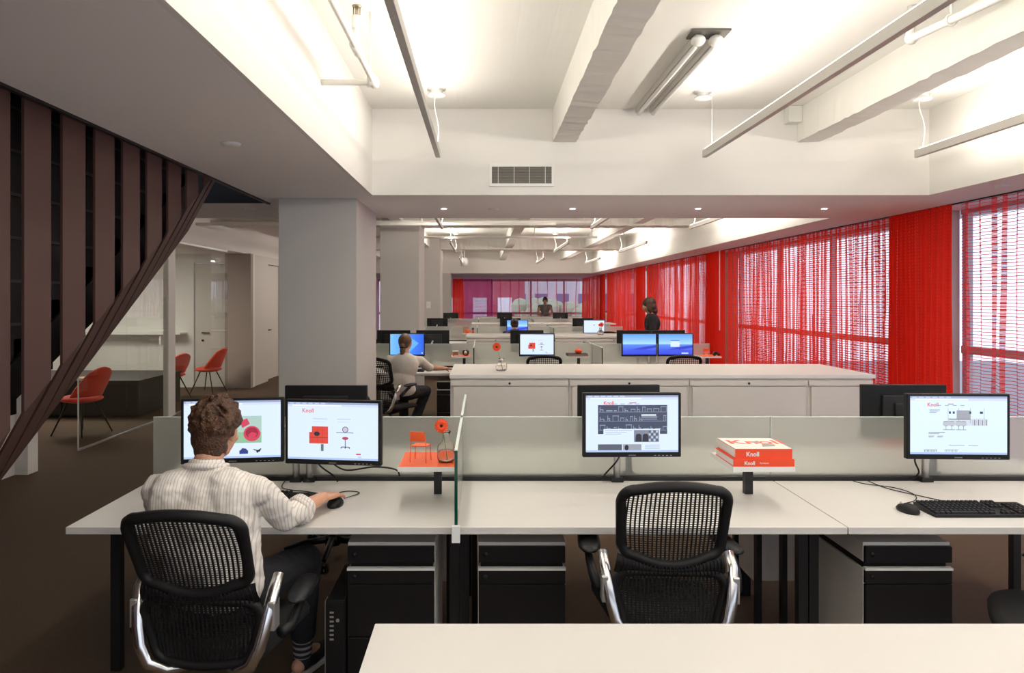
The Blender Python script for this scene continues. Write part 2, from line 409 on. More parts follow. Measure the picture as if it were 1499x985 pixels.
def rough_beam(name, x0, x1, y0, y1, z0, z1, m, along='y'):
    mb = MB(); n = max(2, int((y1-y0 if along == 'y' else x1-x0)/0.06))
    vs = []
    rnd = random.Random(int(x0*100)+int(y0*10))
    for i in range(n+1):
        t = i/n
        j = lambda a: rnd.uniform(-a, a)
        if along == 'y':
            y = y0+(y1-y0)*t
            vs += [(x0+j(.004), y, z0+j(.004)), (x1+j(.006), y, z0+j(.004)), (x1, y, z1), (x0, y, z1)]
        else:
            x = x0+(x1-x0)*t
            vs += [(x, y0+j(.008), z0+j(.006)), (x, y1+j(.008), z0+j(.006)), (x, y1, z1), (x, y0, z1)]
    fs = []
    for i in range(n):
        a = i*4; b = a+4
        for k in range(4): fs.append((a+k, a+(k+1) % 4, b+(k+1) % 4, b+k))
    fs += [(0,1,2,3), tuple(n*4+k for k in (3,2,1,0))]
    mb.add(vs, fs)
    return struct(name, mb, m)
rough_beam('trim_1', 0.557, 0.738, -3.3, 5.59, ZB, ZC, M['concrete'])
rough_beam('trim_2', 2.48, 2.655, -3.3, 5.59, ZB, ZC, M['concrete'])
rough_beam('trim_3', 0.557, 0.738, 7.21, 22.84, ZB, ZC, M['concrete'])
rough_beam('trim_4', 2.48, 2.655, 7.21, 22.84, ZB, ZC, M['concrete'])
rough_beam('trim_5', -1.45, -1.27, 7.21, 22.84, ZB, ZC, M['concrete'])
rough_beam('trim_6', -3.2, -3.02, 7.21, 22.84, ZB, ZC, M['concrete'])
rough_beam('trim_7', XL+.03, 3.515, 11.7, 12.1, ZB-0.03, ZC, M['concrete'], 'x')
rough_beam('trim_8', XL+.03, 3.515, 17.4, 17.8, ZB-0.03, ZC, M['concrete'], 'x')
# columns
for k in range(4):
    y = 5.77+PITCH*k
    top = ZS if k in (0, 3) else ZC
    struct('wall_column', MB().box(-1.65 if k else -1.655, -1.02, y, y+1.06, 0, top), M['column'], bevel=0.004)
# columns at the window wall
for k in range(-1, 4):
    y = 6.14+PITCH*k
    struct('wall_window_pier', MB().box(4.34, 4.415, y+.43, y+1.25, 0, ZS), M['column'])
# walls
struct('wall_back', MB().box(-1.81, 4.9, -3.45, -3.3, ZS, ZC+.1).box(-1.81, 4.9, -3.45, -3.3, 0, .5), M['white_wall'])
struct('wall_left', MB().box(XL-0.12, XL+0.0, -3.3, 6.68, 0, ZS), M['white_wall'])
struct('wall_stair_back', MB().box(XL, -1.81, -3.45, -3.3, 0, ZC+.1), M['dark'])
struct('wall_room', MB().box(-8.2, -8.05, 6.7, 13.0, 0, ZS), M['white_wall'])
struct('wall_room_front', MB().box(-8.05, XL-0.12, 6.56, 6.7, 0, ZS), M['white_wall'])
struct('wall_room_back', MB().box(-8.05, -5.28, 13.0, 13.12, 0, ZS).box(-4.42, -4.2, 13.0, 13.12, 0, ZS).box(-5.28, -4.42, 13.0, 13.12, 2.28, ZS), M['white_wall'])
struct('wall_taupe', MB().box(-4.66, -4.19, 12.86, 12.99, 0, ZS), M['taupe'])
struct('wall_corridor', MB().box(-4.36, -4.22, 13.13, 14.0, 0, ZS).box(-4.36, -4.22, 14.93, 28.9, 0, ZS).box(-4.36, -4.22, 14.0, 14.93, 2.3, ZS), M['door'])
# doors
d = struct('door_1', MB().box(-5.26, -4.44, 13.02, 13.065, 0.01, 2.27), M['door'])
hm = MB().cyl((-5.12, 13.02, 1.0), (-5.12, 12.97, 1.0), 0.012).cyl((-5.12, 12.975, 1.0), (-4.98, 12.975, 1.0), 0.010).cyl((-5.12, 13.02, 0.86), (-5.12, 13.0, .86), .02)
h = hm.build('door_handle', M['blackm'], d, True)
d = struct('door_2', MB().box(-4.33, -4.285, 14.01, 14.92, 0.01, 2.29), M['door'])
MB().cyl((-4.285, 14.12, 1.0), (-4.23, 14.12, 1.0), 0.012).cyl((-4.235, 14.12, 1.0), (-4.235, 14.26, 1.0), 0.010).build('door_handle', M['blackm'], d, True)
# stairwell: near-black surfaces stand in for the dark void around the slats
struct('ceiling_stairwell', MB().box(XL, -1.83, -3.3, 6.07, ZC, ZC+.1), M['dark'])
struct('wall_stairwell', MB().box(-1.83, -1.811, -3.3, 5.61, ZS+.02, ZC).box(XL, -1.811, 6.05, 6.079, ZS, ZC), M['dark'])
# black strip standing in for the shadow gap between soffit and slats
struct('trim_shadow_gap', MB().box(-1.835, -1.8105, -3.3, 6.07, ZS-0.012, ZS+.018), M['blackm'])

# glass partition on the left
gp = thing('glass_partition', 'clear frameless glass partition in front of the red lounge chairs', 'partition', (XL, 7.58, 0))
MB().box(-.006, .006, 0, 1.02, 0.02, ZS-.012).build('glass_pane', M['clear2'], gp)
MB().box(-.006, .006, 1.03, 2.12, 0.02, ZS-.012).build('glass_pane', M['clear2'], gp)
MB().box(-.006, .006, 2.36, 4.42, 0.02, ZS-.012).build('glass_pane', M['clear2'], gp)
MB().box(-.008, .008, -.004, 0.0, 0.02, ZS-.012).build('glass_edge', M['gtop'], gp)
MB().box(-.012, .012, 0, 4.42, 0.0, 0.02).box(-.012, .012, 0, 4.42, ZS-.012, ZS-.001).build('channel', M['silver'], gp)
struct('wall_partition_post', MB().box(XL-.05, XL+.02, 9.71, 9.93, 0, ZS-.001), M['white_wall'])
struct('wall_post', MB().box(XL-.0, XL+.12, 6.55, 6.70, 0, ZS-.001), M['white_wall'])

# ------------------------------------------------------------------ windows (right side and far end)
def window(n, y0, y1):
    w = MB()
    for z, zh in ((0.0, .07), (1.12, .07), (2.40, .0395)): w.box(4.42, 4.50, y0, y1, z, z+zh)
    k = max(1, round((y1-y0)/1.6))
    for i in range(k+1):
        y = y0+(y1-y0-0.06)*i/k
        w.box(4.43, 4.49, y, y+0.06, 0.0701, 1.1199); w.box(4.43, 4.49, y, y+0.06, 1.1901, 2.3999)
    o = struct('window_%d' % n, w, M['frame'])
    MB().box(4.455, 4.463, y0+.06, y1-.06, 0.08, 2.39).build('window_pane', M['clear'], o)
    return o
for n, k in enumerate(range(-2, 4)):
    window(n+1, 7.40+PITCH*k, 6.56+PITCH*(k+1) if k < 3 else 28.9)
w = MB()
for z in (0.0, 0.98, 2.33): w.box(XL, 4.4, 29.0, 29.08, z, z+0.09)
for x in [XL+.02, -2.9, -1.35, 0.35, 1.95, 3.3, 4.34]: w.box(x, x+.07, 28.995, 29.07, 0.0901, 2.3299)
o = struct('window_7', w, M['frame'])
MB().box(XL+.05, 4.3, 29.03, 29.04, 0.1, 2.32).build('window_pane', M['clear'], o)
w = MB()
for z in (.5, 2.37): w.box(-1.81, 4.4, -3.42, -3.34, z, z+.07)
for x in (-1.81, -.3, 1.2, 2.7, 4.34): w.box(x, x+.06, -3.41, -3.35, .5701, 2.3699)
o = struct('window_8', w, M['frame'])  # unseen window wall added behind the camera for frontal daylight
MB().box(-1.75, 4.34, -3.385, -3.377, .575, 2.365).build('window_pane', M['clear'], o)
struct('wall_end', MB().box(-8.2, 4.9, 29.09, 29.2, ZS-.02, ZC+.1).box(-8.2, XL-.0, 28.95, 29.1, 0, ZS), M['white_wall'])

def curtain(y0, y1, m, label, amp=0.035, wl=0.13, seed=1, x=XW+.03, z0=0.03, z1=ZS-.012, axis='y', per=14):
    rnd = random.Random(seed); s = 0.0; t = y0; vs = []; us = []
    u = 0.0; last = None; ph = rnd.random()*6
    step = wl/per; cols = []
    w = wl; nxt = y0; a = amp; a2 = amp
    while t <= y1:
        if t >= nxt:
            w = wl*rnd.uniform(0.65, 1.4); nxt = t+w; a = amp*rnd.uniform(0.5, 1.25)
        ph += 2*PI*step/w
        off = a2*math.sin(ph); a2 += (a-a2)*0.08
        p = (off, t)
        if last: u += math.hypot(p[0]-last[0], p[1]-last[1])
        last = p; cols.append((p, u)); t += step
    mb = MB(); nz = 6
    for (p, u_) in cols:
        for k in range(nz+1):
            z = z0+(z1-z0)*k/nz
            g = 1.0-0.25*k/nz
            if axis == 'y': mb.v.append((x+p[0]*g, p[1]+0.01*math.sin(z*2+p[1]*9), z))
            else: mb.v.append((p[1]+0.01*math.sin(z*2+p[1]*9), x+p[0]*g, z))
            us.append((u_, z))
    n = nz+1
    for i in range(len(cols)-1):
        for k in range(nz):
            mb.f.append((i*n+k, (i+1)*n+k, (i+1)*n+k+1, i*n+k+1)); mb.m.append(0)
    o = mb.build('curtain', m, None, smooth=True)
    l = o.data.uv_layers.new(name='UVMap')
    for lp in o.data.loops: l.data[lp.index].uv = us[lp.vertex_index]
    tag(o, label, 'curtain', None)
    return o
names = ['pale red open net curtain nearest the camera at the right edge of the photo',
         'red net curtain over the long window between the nearest two curtain columns',
         'red net curtain over the window behind the standing woman in black',
         'red net curtain on the third window away along the right wall',
         'red net curtain on the farthest window of the right wall']
curtain(3.2, 6.02, M['net_sparse'], names[0], 0.022, 0.15, 3)
curtain(7.0, 11.72, M['net'], names[1], 0.035, 0.11, 4)
curtain(12.69, 17.42, M['net'], names[2], 0.045, 0.14, 5)
curtain(18.39, 23.12, M['net'], names[3], 0.045, 0.16, 6)
curtain(24.09, 28.8, M['net'], names[4], 0.045, 0.18, 8)
gl = ['nearest gathered dense red curtain covering the column at the right', 'gathered dense red curtain covering the second column, right of the twin blue screens',
      'gathered dense red curtain on the third column, just left of the woman in black', 'gathered dense red curtain on the farthest column']
for k in range(4):
    y = 6.05+PITCH*k
    curtain(y, y+0.91, M['net_dense'], gl[k], 0.03, 0.07 if k < 2 else .11, 20+k, x=XW-0.02)
# far-end sheers
curtain(-1.2, -0.75, M['net_dense'], 'narrow dense red curtain at the left of the end window', 0.03, 0.12, 31, x=28.7, axis='x')
curtain(-0.74, 0.42, M['net_purple'], 'violet sheer curtain on the end window beside the narrow red one', 0.02, 0.2, 32, x=28.7, axis='x')
curtain(0.43, 3.95, M['net_pink'], 'nearly clear pink sheer across the end window behind the woman in grey', 0.02, 0.25, 33, x=28.72, axis='x')
curtain(XL+.1, -1.5, M['net_purple'], 'violet red sheer on the end window seen left of the second column', 0.02, 0.2, 34, x=28.7, axis='x')
# curtain wand
MB().cyl((XW-.09, 11.75, 1.10), (XW-.09, 11.75, ZS-.002), 0.008, 8).build('curtain_wand', M['cord'])
tag(bpy.data.objects['curtain_wand'], 'thin white curtain wand hanging against the second red column', 'curtain wand')
MB().box(XW+.02, XW+.05, 3.0, 28.9, ZS-.010, ZS-.0005).build('curtain_track', M['blackm'])
tag(bpy.data.objects['curtain_track'], 'thin dark curtain track along the top of the right-hand curtains', 'curtain track')

# ------------------------------------------------------------------ outside
def building(label, x, y, w, d, h, z, rz, fl, bay, body, glassm, stripe=None, group=None):
    t = thing('building', label, 'building', (x, y, z), rz, group)
    b = MB().box(-w/2, w/2, 0, d, 0, h)
    b.build('wall', body, t)
    nf = int(h/fl); nb = int(w/bay)
    for i in range(nf):
        wb = MB()
        for j in range(nb):
            x0 = -w/2+bay*(j+.22)
            wb.box(x0, x0+bay*.56, -.06, -0.001, i*fl+fl*.3, i*fl+fl*.85)
        wb.build('window_row', glassm, t)
    MB().box(-w/2-.1, w/2+.1, -.15, d+.1, h, h+.3).build('parapet', body, t)
    return t
m_b1 = mat('pale_stone', (0.75, 0.73, 0.76), 0.8); m_b2 = mat('grey_violet_facade', (0.62, 0.60, 0.72), 0.8); m_b3 = mat('red_brown_facade', (0.34, 0.06, 0.09), 0.8)
m_gl = mat('facade_glass', (0.16, 0.18, 0.36), 0.2)
building('white stone building with blue windows beyond the right half of the end window', 6.4, 56, 12, 8, 22, -8, 0, 2.6, 1.7, m_b1, m_gl)
building('dark red banded building beyond the left half of the end window', -1.5, 46, 8.5, 6, 24, -8, 0, 3.4, 1.6, m_b3, m_b1)
building('grey violet building across the street from the right-hand windows', 30, 16, 34, 10, 14, -8, -PI/2, 3.2, 2.4, m_b2, m_b1)
tr = MB()
rt = random.Random(3)
for i in range(70):
    tr.ell((rt.uniform(2.2, 7.0), rt.uniform(38, 42), rt.uniform(-.6, 1.3)), (rt.uniform(.3,.6),)*3, seg=7, rings=5)
tr.cyl((4.5, 40, -8), (4.5, 40, 0), .3)
tag(tr.build('tree', mat('street_tree_leaves', (0.35, 0.42, 0.30), 0.9), None), 'pale green street tree behind the end window', 'tree')
struct('floor_street', MB().box(-60, 80, 29.5, 110, -8.2, -8.0).box(5, 80, -40, 29.5, -8.2, -8.0), mat('asphalt', (0.25, 0.25, 0.27), 0.9))

# ------------------------------------------------------------------ stair with folded brown slats
st = thing('stair_screen', 'staircase side clad in tall folded brown slats, left of the photo', 'staircase', (-1.81, 0, 0))
def zf(y): return 1.08+0.646*(y-2.72)
W = 0.30
y = 1.02; i = 0
while y < 5.2:
    y1 = y+0.178
    zt = ZS+0.05
    za, zb = zf(y), zf(y1)
    mb = MB()
    th = 0.012
    out = []
    # upright part, then the part folded back under the flight, a little wider
    def edge(yy, z_, dy, dz):
        q = V((-.03-W, yy+dy, max(z_-.546+dz, 0.0)))
        if z_ <= zt: return V((-.03, yy, zt)), V((-.03, yy, max(z_, 0.0))), q
        f = min((z_-zt)/.546, .93); m_ = V((-.03, yy, z_)).lerp(q, f)
        return m_+V((.0, 0, .0005)), m_, q
    A0, A1, A2 = edge(y, za, -.035, -.023); B0, B1, B2 = edge(y1, zb, .045, .029)
    vs = [A0, B0, B1, A1, A2, B2]
    back = [p+V((-th, 0, 0.0)) for p in vs]
    fs = [(0,1,2,3), (3,2,5,4), (6,9,8,7), (9,10,11,8), (0,6,7,1), (1,7,8,2), (2,8,11,5), (5,11,10,4), (4,10,9,3), (3,9,6,0)]
    if za > 0.05: mb.add(vs+back, fs)
    else: mb.box(-.03-th, -.03, y, y1, 0, zt)
    mb.build('slat', M['slat'], st)
    y += 0.262; i += 1
# flight: underside slab and steps behind the slats
ya, yb = 1.05, 5.28
MB().prism([(-.345, ya, max(zf(ya)-.54, 0)), (-.345, yb, zf(yb)-.54), (-.345, yb, zf(yb)-.2), (-.345, ya, max(zf(ya)-.2, .01))], (-1.15, 0, 0)).build('flight', M['stair'], st)
sb = MB()
for k in range(15):
    yy = ya+0.28*k; zz = zf(yy)-.2
    sb.box(-1.48, -.36, yy, yy+.30, zz+.02, zz+.19)
sb.build('steps', M['stair'], st)
MB().prism([(-.36, ya, max(zf(ya)-.2, 0)), (-.36, yb, zf(yb)-.2), (-.36, yb, 3.1), (-.36, ya, 3.1)], (-.02, 0, 0)).build('inner_panel', M['dark'], st)  # near-black sheet for the dark interior behind the slat gaps
rb = MB()
for k in range(14):
    z = 0.3+0.2*k
    ys = max(ya, 2.72+(z-1.08)/0.646*1.0-.1) if False else ya
    ye = min(yb, 2.72+(z-1.08+.1)/0.646)
    # bars only where the panel stands above the flight
    ylo = ya; yhi = ye
    if yhi > ylo: rb.box(-.352, -.342, ylo, yhi, z, z+.012)
rb.build('rail_bars', mat('dark_bar', (0.045, 0.045, 0.047), 0.4), st)
for k, (y_, x_) in enumerate([(2.68, 0), (3.0, 0)]):
    pass

# ------------------------------------------------------------------ ceiling fittings
def pendant(x, y0, y1, label, cords):
    t = thing('pendant_light', label, 'light fixture', (x, 0, 0))
    MB().box(-.017, .017, y0, y1, 2.66, 2.715).build('housing', M['lamp'], t, bevel=0.002)
    MB().box(-.013, .013, y0+.05, y1-.05, 2.7151, 2.719).build('diffuser', M['lamp_on'], t)
    for (yc, canopy, wavy) in cords:
        pts = []
        for k in range(17):
            s = k/16; pts.append((wavy*math.sin(s*6.3), yc+wavy*.5*math.sin(s*9), 2.72+s*(ZC-2.72)))
        MB().tube(pts, 0.0035 if wavy else 0.0012, 6).build('cord', M['cord'], t, True)
        if canopy:
            MB().lathe([(.058, ZC-.055), (.062, ZC-.05), (.062, ZC-.042), (.042, ZC-.04), (.042, ZC-.01), (.066, ZC-.008), (.066, ZC-.0005)], 24, T=Matrix.Translation((0, yc, 0))).build('canopy', M['cord'], t, True)
    return t
def up_light(x, y, length, power, size=0.03):
    l = bpy.data.lights.new('pendant_lamp', 'AREA'); l.shape = 'RECTANGLE'; l.size = .03; l.size_y = length; l.energy = power; l.color = (1.0, 0.93, 0.82)
    l.energy = power/2
    for sg in (-1, 1):
        o = bpy.data.objects.new('pendant_lamp', l); C.objects.link(o); o.location = (x+sg*.012, y, 2.735); o.rotation_euler = (0, PI-sg*math.radians(54), 0)
    return o
def fill_spots(x, y, length, n, power):  # added spots brightening the desks; the pendants themselves only shine upwards
    for i in range(n):
        l = bpy.data.lights.new('added_fill_spot', 'SPOT'); l.energy = power; l.spot_size = 2.5; l.spot_blend = 1.0; l.shadow_soft_size = .06; l.color = (1.0, .94, .86)
        o = bpy.data.objects.new('added_fill_spot', l); C.objects.link(o); o.location = (x, y-length/2+length*(i+.5)/n, 2.58)
PEND = [(-.325, 0.6, 5.22, 'nearest linear pendant with dark underside, left of the big concrete beam', [(5.05, True, .015), (1.2, True, .0)]),
        (1.633, 0.6, 5.22, 'nearest linear pendant running between the two concrete beams', [(5.05, False, 0), (1.2, True, 0)]),
        (3.19, 0.6, 5.22, 'nearest linear pendant closest to the right-hand wall', [(5.15, True, .02), (1.2, True, 0)])]
for p in PEND: pendant(*p)
far_w = {9.4: 'first', 14.9: 'second', 20.2: 'last'}
far_x = {-.6: 'left', 1.63: 'middle', 3.1: 'right'}
for fy, wd in far_w.items():
    for fx, xd in far_x.items():
        pendant(fx, fy-1.5, fy+1.2, '%s linear pendant of the %s trio in the far ceiling bay' % (xd, wd), [(fy-1.2, False, 0), (fy+1.0, True, .02)])
MB().lathe([(.058, ZC-.055), (.062, ZC-.05), (.062, ZC-.042), (.042, ZC-.04), (.042, ZC-.01), (.066, ZC-.008), (.066, ZC-.0005)], 24, T=Matrix.Translation((1.59, 5.12, 0))).build('ceiling_canopy', M['cord'], None, True)
tag(bpy.data.objects['ceiling_canopy'], 'round white ceiling canopy right of the fluorescent strip', 'ceiling canopy')
# uplights in the pendants, plus the added fill spots below them
for x in (-.325, 1.633, 3.19):
    up_light(x, 2.9, 4.4, 34 if x > 0 else 27); fill_spots(x, 2.9, 4.4, 5, 13)
for fy in far_w:
    for fx in far_x: up_light(fx, fy-.15, 2.5, 33); fill_spots(fx, fy-.15, 2.5, 2, 26)

# three unseen pendants added behind the camera as front fill
for x, lb in ((-.325, 'left'), (1.633, 'middle'), (3.19, 'right')):
    pendant(x, -2.9, .3, '%s added fill pendant of the unseen trio behind the camera' % lb, [(-2.5, True, 0), (0.0, True, 0)])
    up_light(x, -1.3, 3.0, 44); fill_spots(x, -1.3, 3.0, 4, 14)
# surface strip with two channels
t = thing('ceiling_strip', 'twin-channel fluorescent strip fixed to the ceiling between the beams', 'light fixture', (1.265, 0, ZC))
for s in (-1, 1):
    c1 = MB().box(s*.055-.016, s*.055+.016, 3.98, 5.55, -.045, -.0005)
    c1.build('channel', M['lamp'], t, bevel=.004)
    MB().cyl((s*.055, 4.05, -.062), (s*.055, 5.5, -.062), .014, 12).build('tube', M['cord'], t, True)
    MB().ell((s*.05, 4.0, -.04), (.04, .05, .03), seg=14, rings=8).build('end_cap', M['cord'], t, True)
MB().box(-.10, .11, 3.92, 4.06, -.012, -.0005).build('back_plate', M['vent'], t)

# air vent on the cross band
t = thing('air_vent', 'white framed rectangular air vent on the white band above the office', 'vent', (0.31, 5.594, 2.596))
vb = MB(); vb.box(-.255, -.235, -.012, 0, -.088, .088); vb.box(.235, .255, -.012, 0, -.088, .088); vb.box(-.235, .235, -.012, 0, .066, .088); vb.box(-.235, .235, -.012, 0, -.088, -.066)
for x in (-.185, -.06, .06, .185): vb.box(x-.002, x+.002, -.013, 0, -.066, .066)
vb.build('vent_frame', M['cord'], t, bevel=.002)
sl = MB()
for k in range(11):
    z = -.062+k*.0122; sl.box(-.235, .235, -.010, -.002, z, z+.0055)
sl.build('louvres', mat('vent_louvre', (0.24, 0.22, 0.19), 0.5), t)
MB().box(-.235, .235, -.002, -.0002, -.066, .066).build('vent_backing', M['vent'], t)
# junction box
t = thing('junction_box', 'square white junction box beside the right concrete beam', 'junction box', (2.44, 5.5, 3.06))
MB().box(-.065, .035, 0, .09, -.065, .056).build('box', M['pipe'], t, bevel=.004)
MB().box(-.07, .038, -.006, -.0002, -.068, .0565).build('cover', M['pipe'], t, bevel=.003)
# sprinkler pipe left
z = 2.79
t = thing('sprinkler_pipe', 'white sprinkler pipe with elbow and upright head at the top left of the ceiling', 'pipe', (0, 0, 0))
MB().tube([(-.585, 1.2, z), (-.585, 3.72, z), (-.59, 3.80, z), (-.62, 3.83, z), (-.8660, 3.83, z)], .017, 12).build('pipe', M['pipe'], t, True)
MB().cyl((-.585, 3.76, z), (-.585, 3.86, z), .027, 14).cyl((-.62, 3.83, z), (-.56, 3.83, z), .026, 14).build('elbow', M['pipe'], t, True)
MB().cyl((-.585, 3.25, z), (-.585, 3.37, z), .025, 14).cyl((-.585, 3.31, z), (-.585, 3.31, z+.14), .018, 12).cyl((-.585, 3.31, z+.09), (-.585, 3.31, z+.15), .023, 12).build('tee', M['pipe'], t, True)
MB().cyl((-.585, 3.31, z+.15), (-.585, 3.31, z+.195), .008, 8).lathe([(.022, .195+z), (.022, .199+z)], 16, T=Matrix.Translation((-.585, 3.31, 0))).cyl((-.6, 3.31, z+.15), (-.6, 3.31, z+.19), .003).cyl((-.57, 3.31, z+.15), (-.57, 3.31, z+.19), .003).build('sprinkler_head', M['brass'], t, True)
MB().cyl((-.585, 3.70, z), (-.585, 3.70, ZC-.0005), .005, 8).build('hanger_rod', M['pipe'], t, True)
# pipe right
t = thing('sprinkler_pipe', 'white pipe with a ring hanger near the top right of the ceiling', 'pipe', (0, 0, 0))
MB().tube([(2.19, 3.62, 3.1165), (2.19, 3.636, 2.98), (2.195, 3.60, 2.952), (2.27, 3.153, 2.95), (2.40, 2.35, 2.95), (2.40, 0.2, 2.95)], .020, 12).build('pipe', M['pipe'], t, True)
MB().ell((2.193, 3.63, 2.955), .032).build('elbow', M['pipe'], t, True)
MB().tube([(2.232+.027*math.cos(a), 3.38, 2.95+.027*math.sin(a)) for a in [2*PI*k/16 for k in range(16)]], .005, 6, closed=True).cyl((2.232, 3.38, 2.977), (2.232, 3.38, ZC-.0005), .006, 8).build('ring_hanger', M['pipe'], t, True)
# far pipes crossing
t = thing('crossing_pipe', 'long white pipe crossing the far ceiling bay below the first cross beam', 'pipe', (0,0,0))
MB().cyl((XL+.03, 11.2, 2.83), (1.75, 11.2, 2.83), .03, 12).build('pipe', M['pipe'], t, True)
for x in (-3.0, -1.6, 0.15, 1.6): MB().cyl((x, 11.2, 2.83), (x, 11.2, ZC-.0005), .012, 8).build('hanger_rod', M['pipe'], t, True)
t = thing('crossing_pipe', 'second thinner white pipe crossing the far ceiling bay behind the first', 'pipe', (0,0,0))
MB().cyl((-3.3, 13.6, 2.80), (2.2, 13.6, 2.80), .022, 12).build('pipe', M['pipe'], t, True)
for x in (-2.5, -.6, 1.0, 2.1): MB().cyl((x, 13.6, 2.80), (x, 13.6, ZC-.0005), .008, 8).build('hanger_rod', M['pipe'], t, True)
t = thing('conduit', 'dark grey conduit rail hung below the ceiling beyond the first column', 'conduit', (0,0,0))
MB().box(XL+.03, 1.1, 10.6, 10.65, 2.72, 2.76).build('channel', M['lamp'], t)
for x in (-3, -.9, .9): MB().cyl((x, 10.625, 2.76), (x, 10.625, ZC-.0005), .004, 6).build('hanger_rod', M['lamp'], t)
t = thing('speaker', 'small white loudspeaker hung from the far ceiling left of the end window', 'speaker', (-.55, 21.8, 2.74))
MB().lathe([(.02, .14), (.11, .12), (.12, 0), (.11, -.12), (.02, -.13)], 20).build('speaker_body', M['pipe'], t, True)
MB().cyl((0, 0, .13), (0, 0, ZC-2.7405), .01).build('hanger_rod', M['pipe'], t)
# downlights
for x, wd in ((-.346, 'leftmost'), (.815, 'second from left'), (1.95, 'third from left'), (3.09, 'rightmost')):
    t = thing('downlight', '%s of the four small lit downlights in the cross soffit' % wd, 'downlight', (x, 6.42, ZS), group='lit downlights')
    MB().lathe([(.026, -.004), (.038, -.003), (.038, -.0003)], 20).build('trim_ring', M['cord'], t, True)
    MB().lathe([(.001, -.0045), (.024, -.0045), (.024, -.0042)], 16).build('lens', emit('downlight_glow', (1, .95, .85), 25), t)
    l = bpy.data.lights.new('downlight_lamp', 'SPOT'); l.energy = 22; l.spot_size = 1.5; l.spot_blend = .6; l.shadow_soft_size = .03; l.color = (1, .9, .75)
    o = bpy.data.objects.new('downlight_lamp', l); C.objects.link(o); o.location = (x, 6.42, ZS-.01)
for (x, y, lb) in ((-1.32, 3.73, 'round white ceiling disc in the lowered ceiling above the slats'), (-2.09, 6.4, 'unlit ceiling disc in the soffit left of the first column'), (.1, 6.45, 'small unlit ceiling disc between two lit downlights'),
                   (3.73, 5.1, 'small ceiling disc above the nearest red curtain'), (3.75, 9.4, 'ceiling disc above the long red curtain, nearer one'), (3.75, 13.6, 'ceiling disc above the curtain behind the standing woman')):
    t = thing('ceiling_disc', lb, 'ceiling disc', (x, y, ZS))
    MB().lathe([(.02, -.014), (.045, -.012), (.050, -.002), (.050, -.0003)], 24).build('cover', M['cord'], t, True)
t = thing('light_switch', 'small white switch plate on the third column', 'switch', (-1.30, 17.165, 1.47))
MB().box(-.05, .05, -.012, -.001, -.08, .08).build('plate', M['cord'], t, bevel=.003)
MB().box(-.02, .02, -.018, -.0121, -.03, .03).build('rocker', M['pipe'], t)

# ------------------------------------------------------------------ task chair
REC = 0.0
def back_pt(x, z, bow=0.55):
    y = -0.245-(0.20+REC)*(z-0.45)+0.035*math.sin((z-0.45)/0.53*PI*1.0)
    return V((x, y+bow*x*x, z if z < .45 else .45+(z-.45)*(1-REC*.22)))
def loop_pts(z0, z1, w0, w1, r, bowtop=0.0, bowbot=0.0, n=10):
    """rounded trapezoid on the back surface; w0 half width at z0, w1 at z1"""
    pts = []
    def arc(cx, cz, a0, a1, r):
        return [(cx+r*math.cos(a0+(a1-a0)*k/n), cz+r*math.sin(a0+(a1-a0)*k/n)) for k in range(n+1)]
    q = []
    q += arc(w1-r, z1-r, 0, PI/2, r)
    for k in range(1, 8):
        x = (w1-r)*(1-2*k/8); q.append((x, z1+bowtop*(1-(x/(w1-r))**2)))
    q += arc(-w1+r, z1-r, PI/2, PI, r)
    q += arc(-w0+r, z0+r, PI, 1.5*PI, r)
    for k in range(1, 8):
        x = -(w0-r)*(1-2*k/8); q.append((x, z0-bowbot*(1-(x/(w0-r))**2)))
    q += arc(w0-r, z0+r, 1.5*PI, 2*PI, r)
    return q
def inside_range(q, x):
    """z-range of loop q at abscissa x"""
    zs = []
    for i in range(len(q)):
        a = q[i]; b = q[(i+1) % len(q)]
        if (a[0]-x)*(b[0]-x) < 0:
            t = (x-a[0])/(b[0]-a[0]); zs.append(a[1]+t*(b[1]-a[1]))
    return (min(zs), max(zs)) if len(zs) >= 2 else None
def x_range(q, z):
    xs = []
    for i in range(len(q)):
        a = q[i]; b = q[(i+1) % len(q)]
        if (a[1]-z)*(b[1]-z) < 0:
            t = (z-a[1])/(b[1]-a[1]); xs.append(a[0]+t*(b[0]-a[0]))
    return (min(xs), max(xs)) if len(xs) >= 2 else None
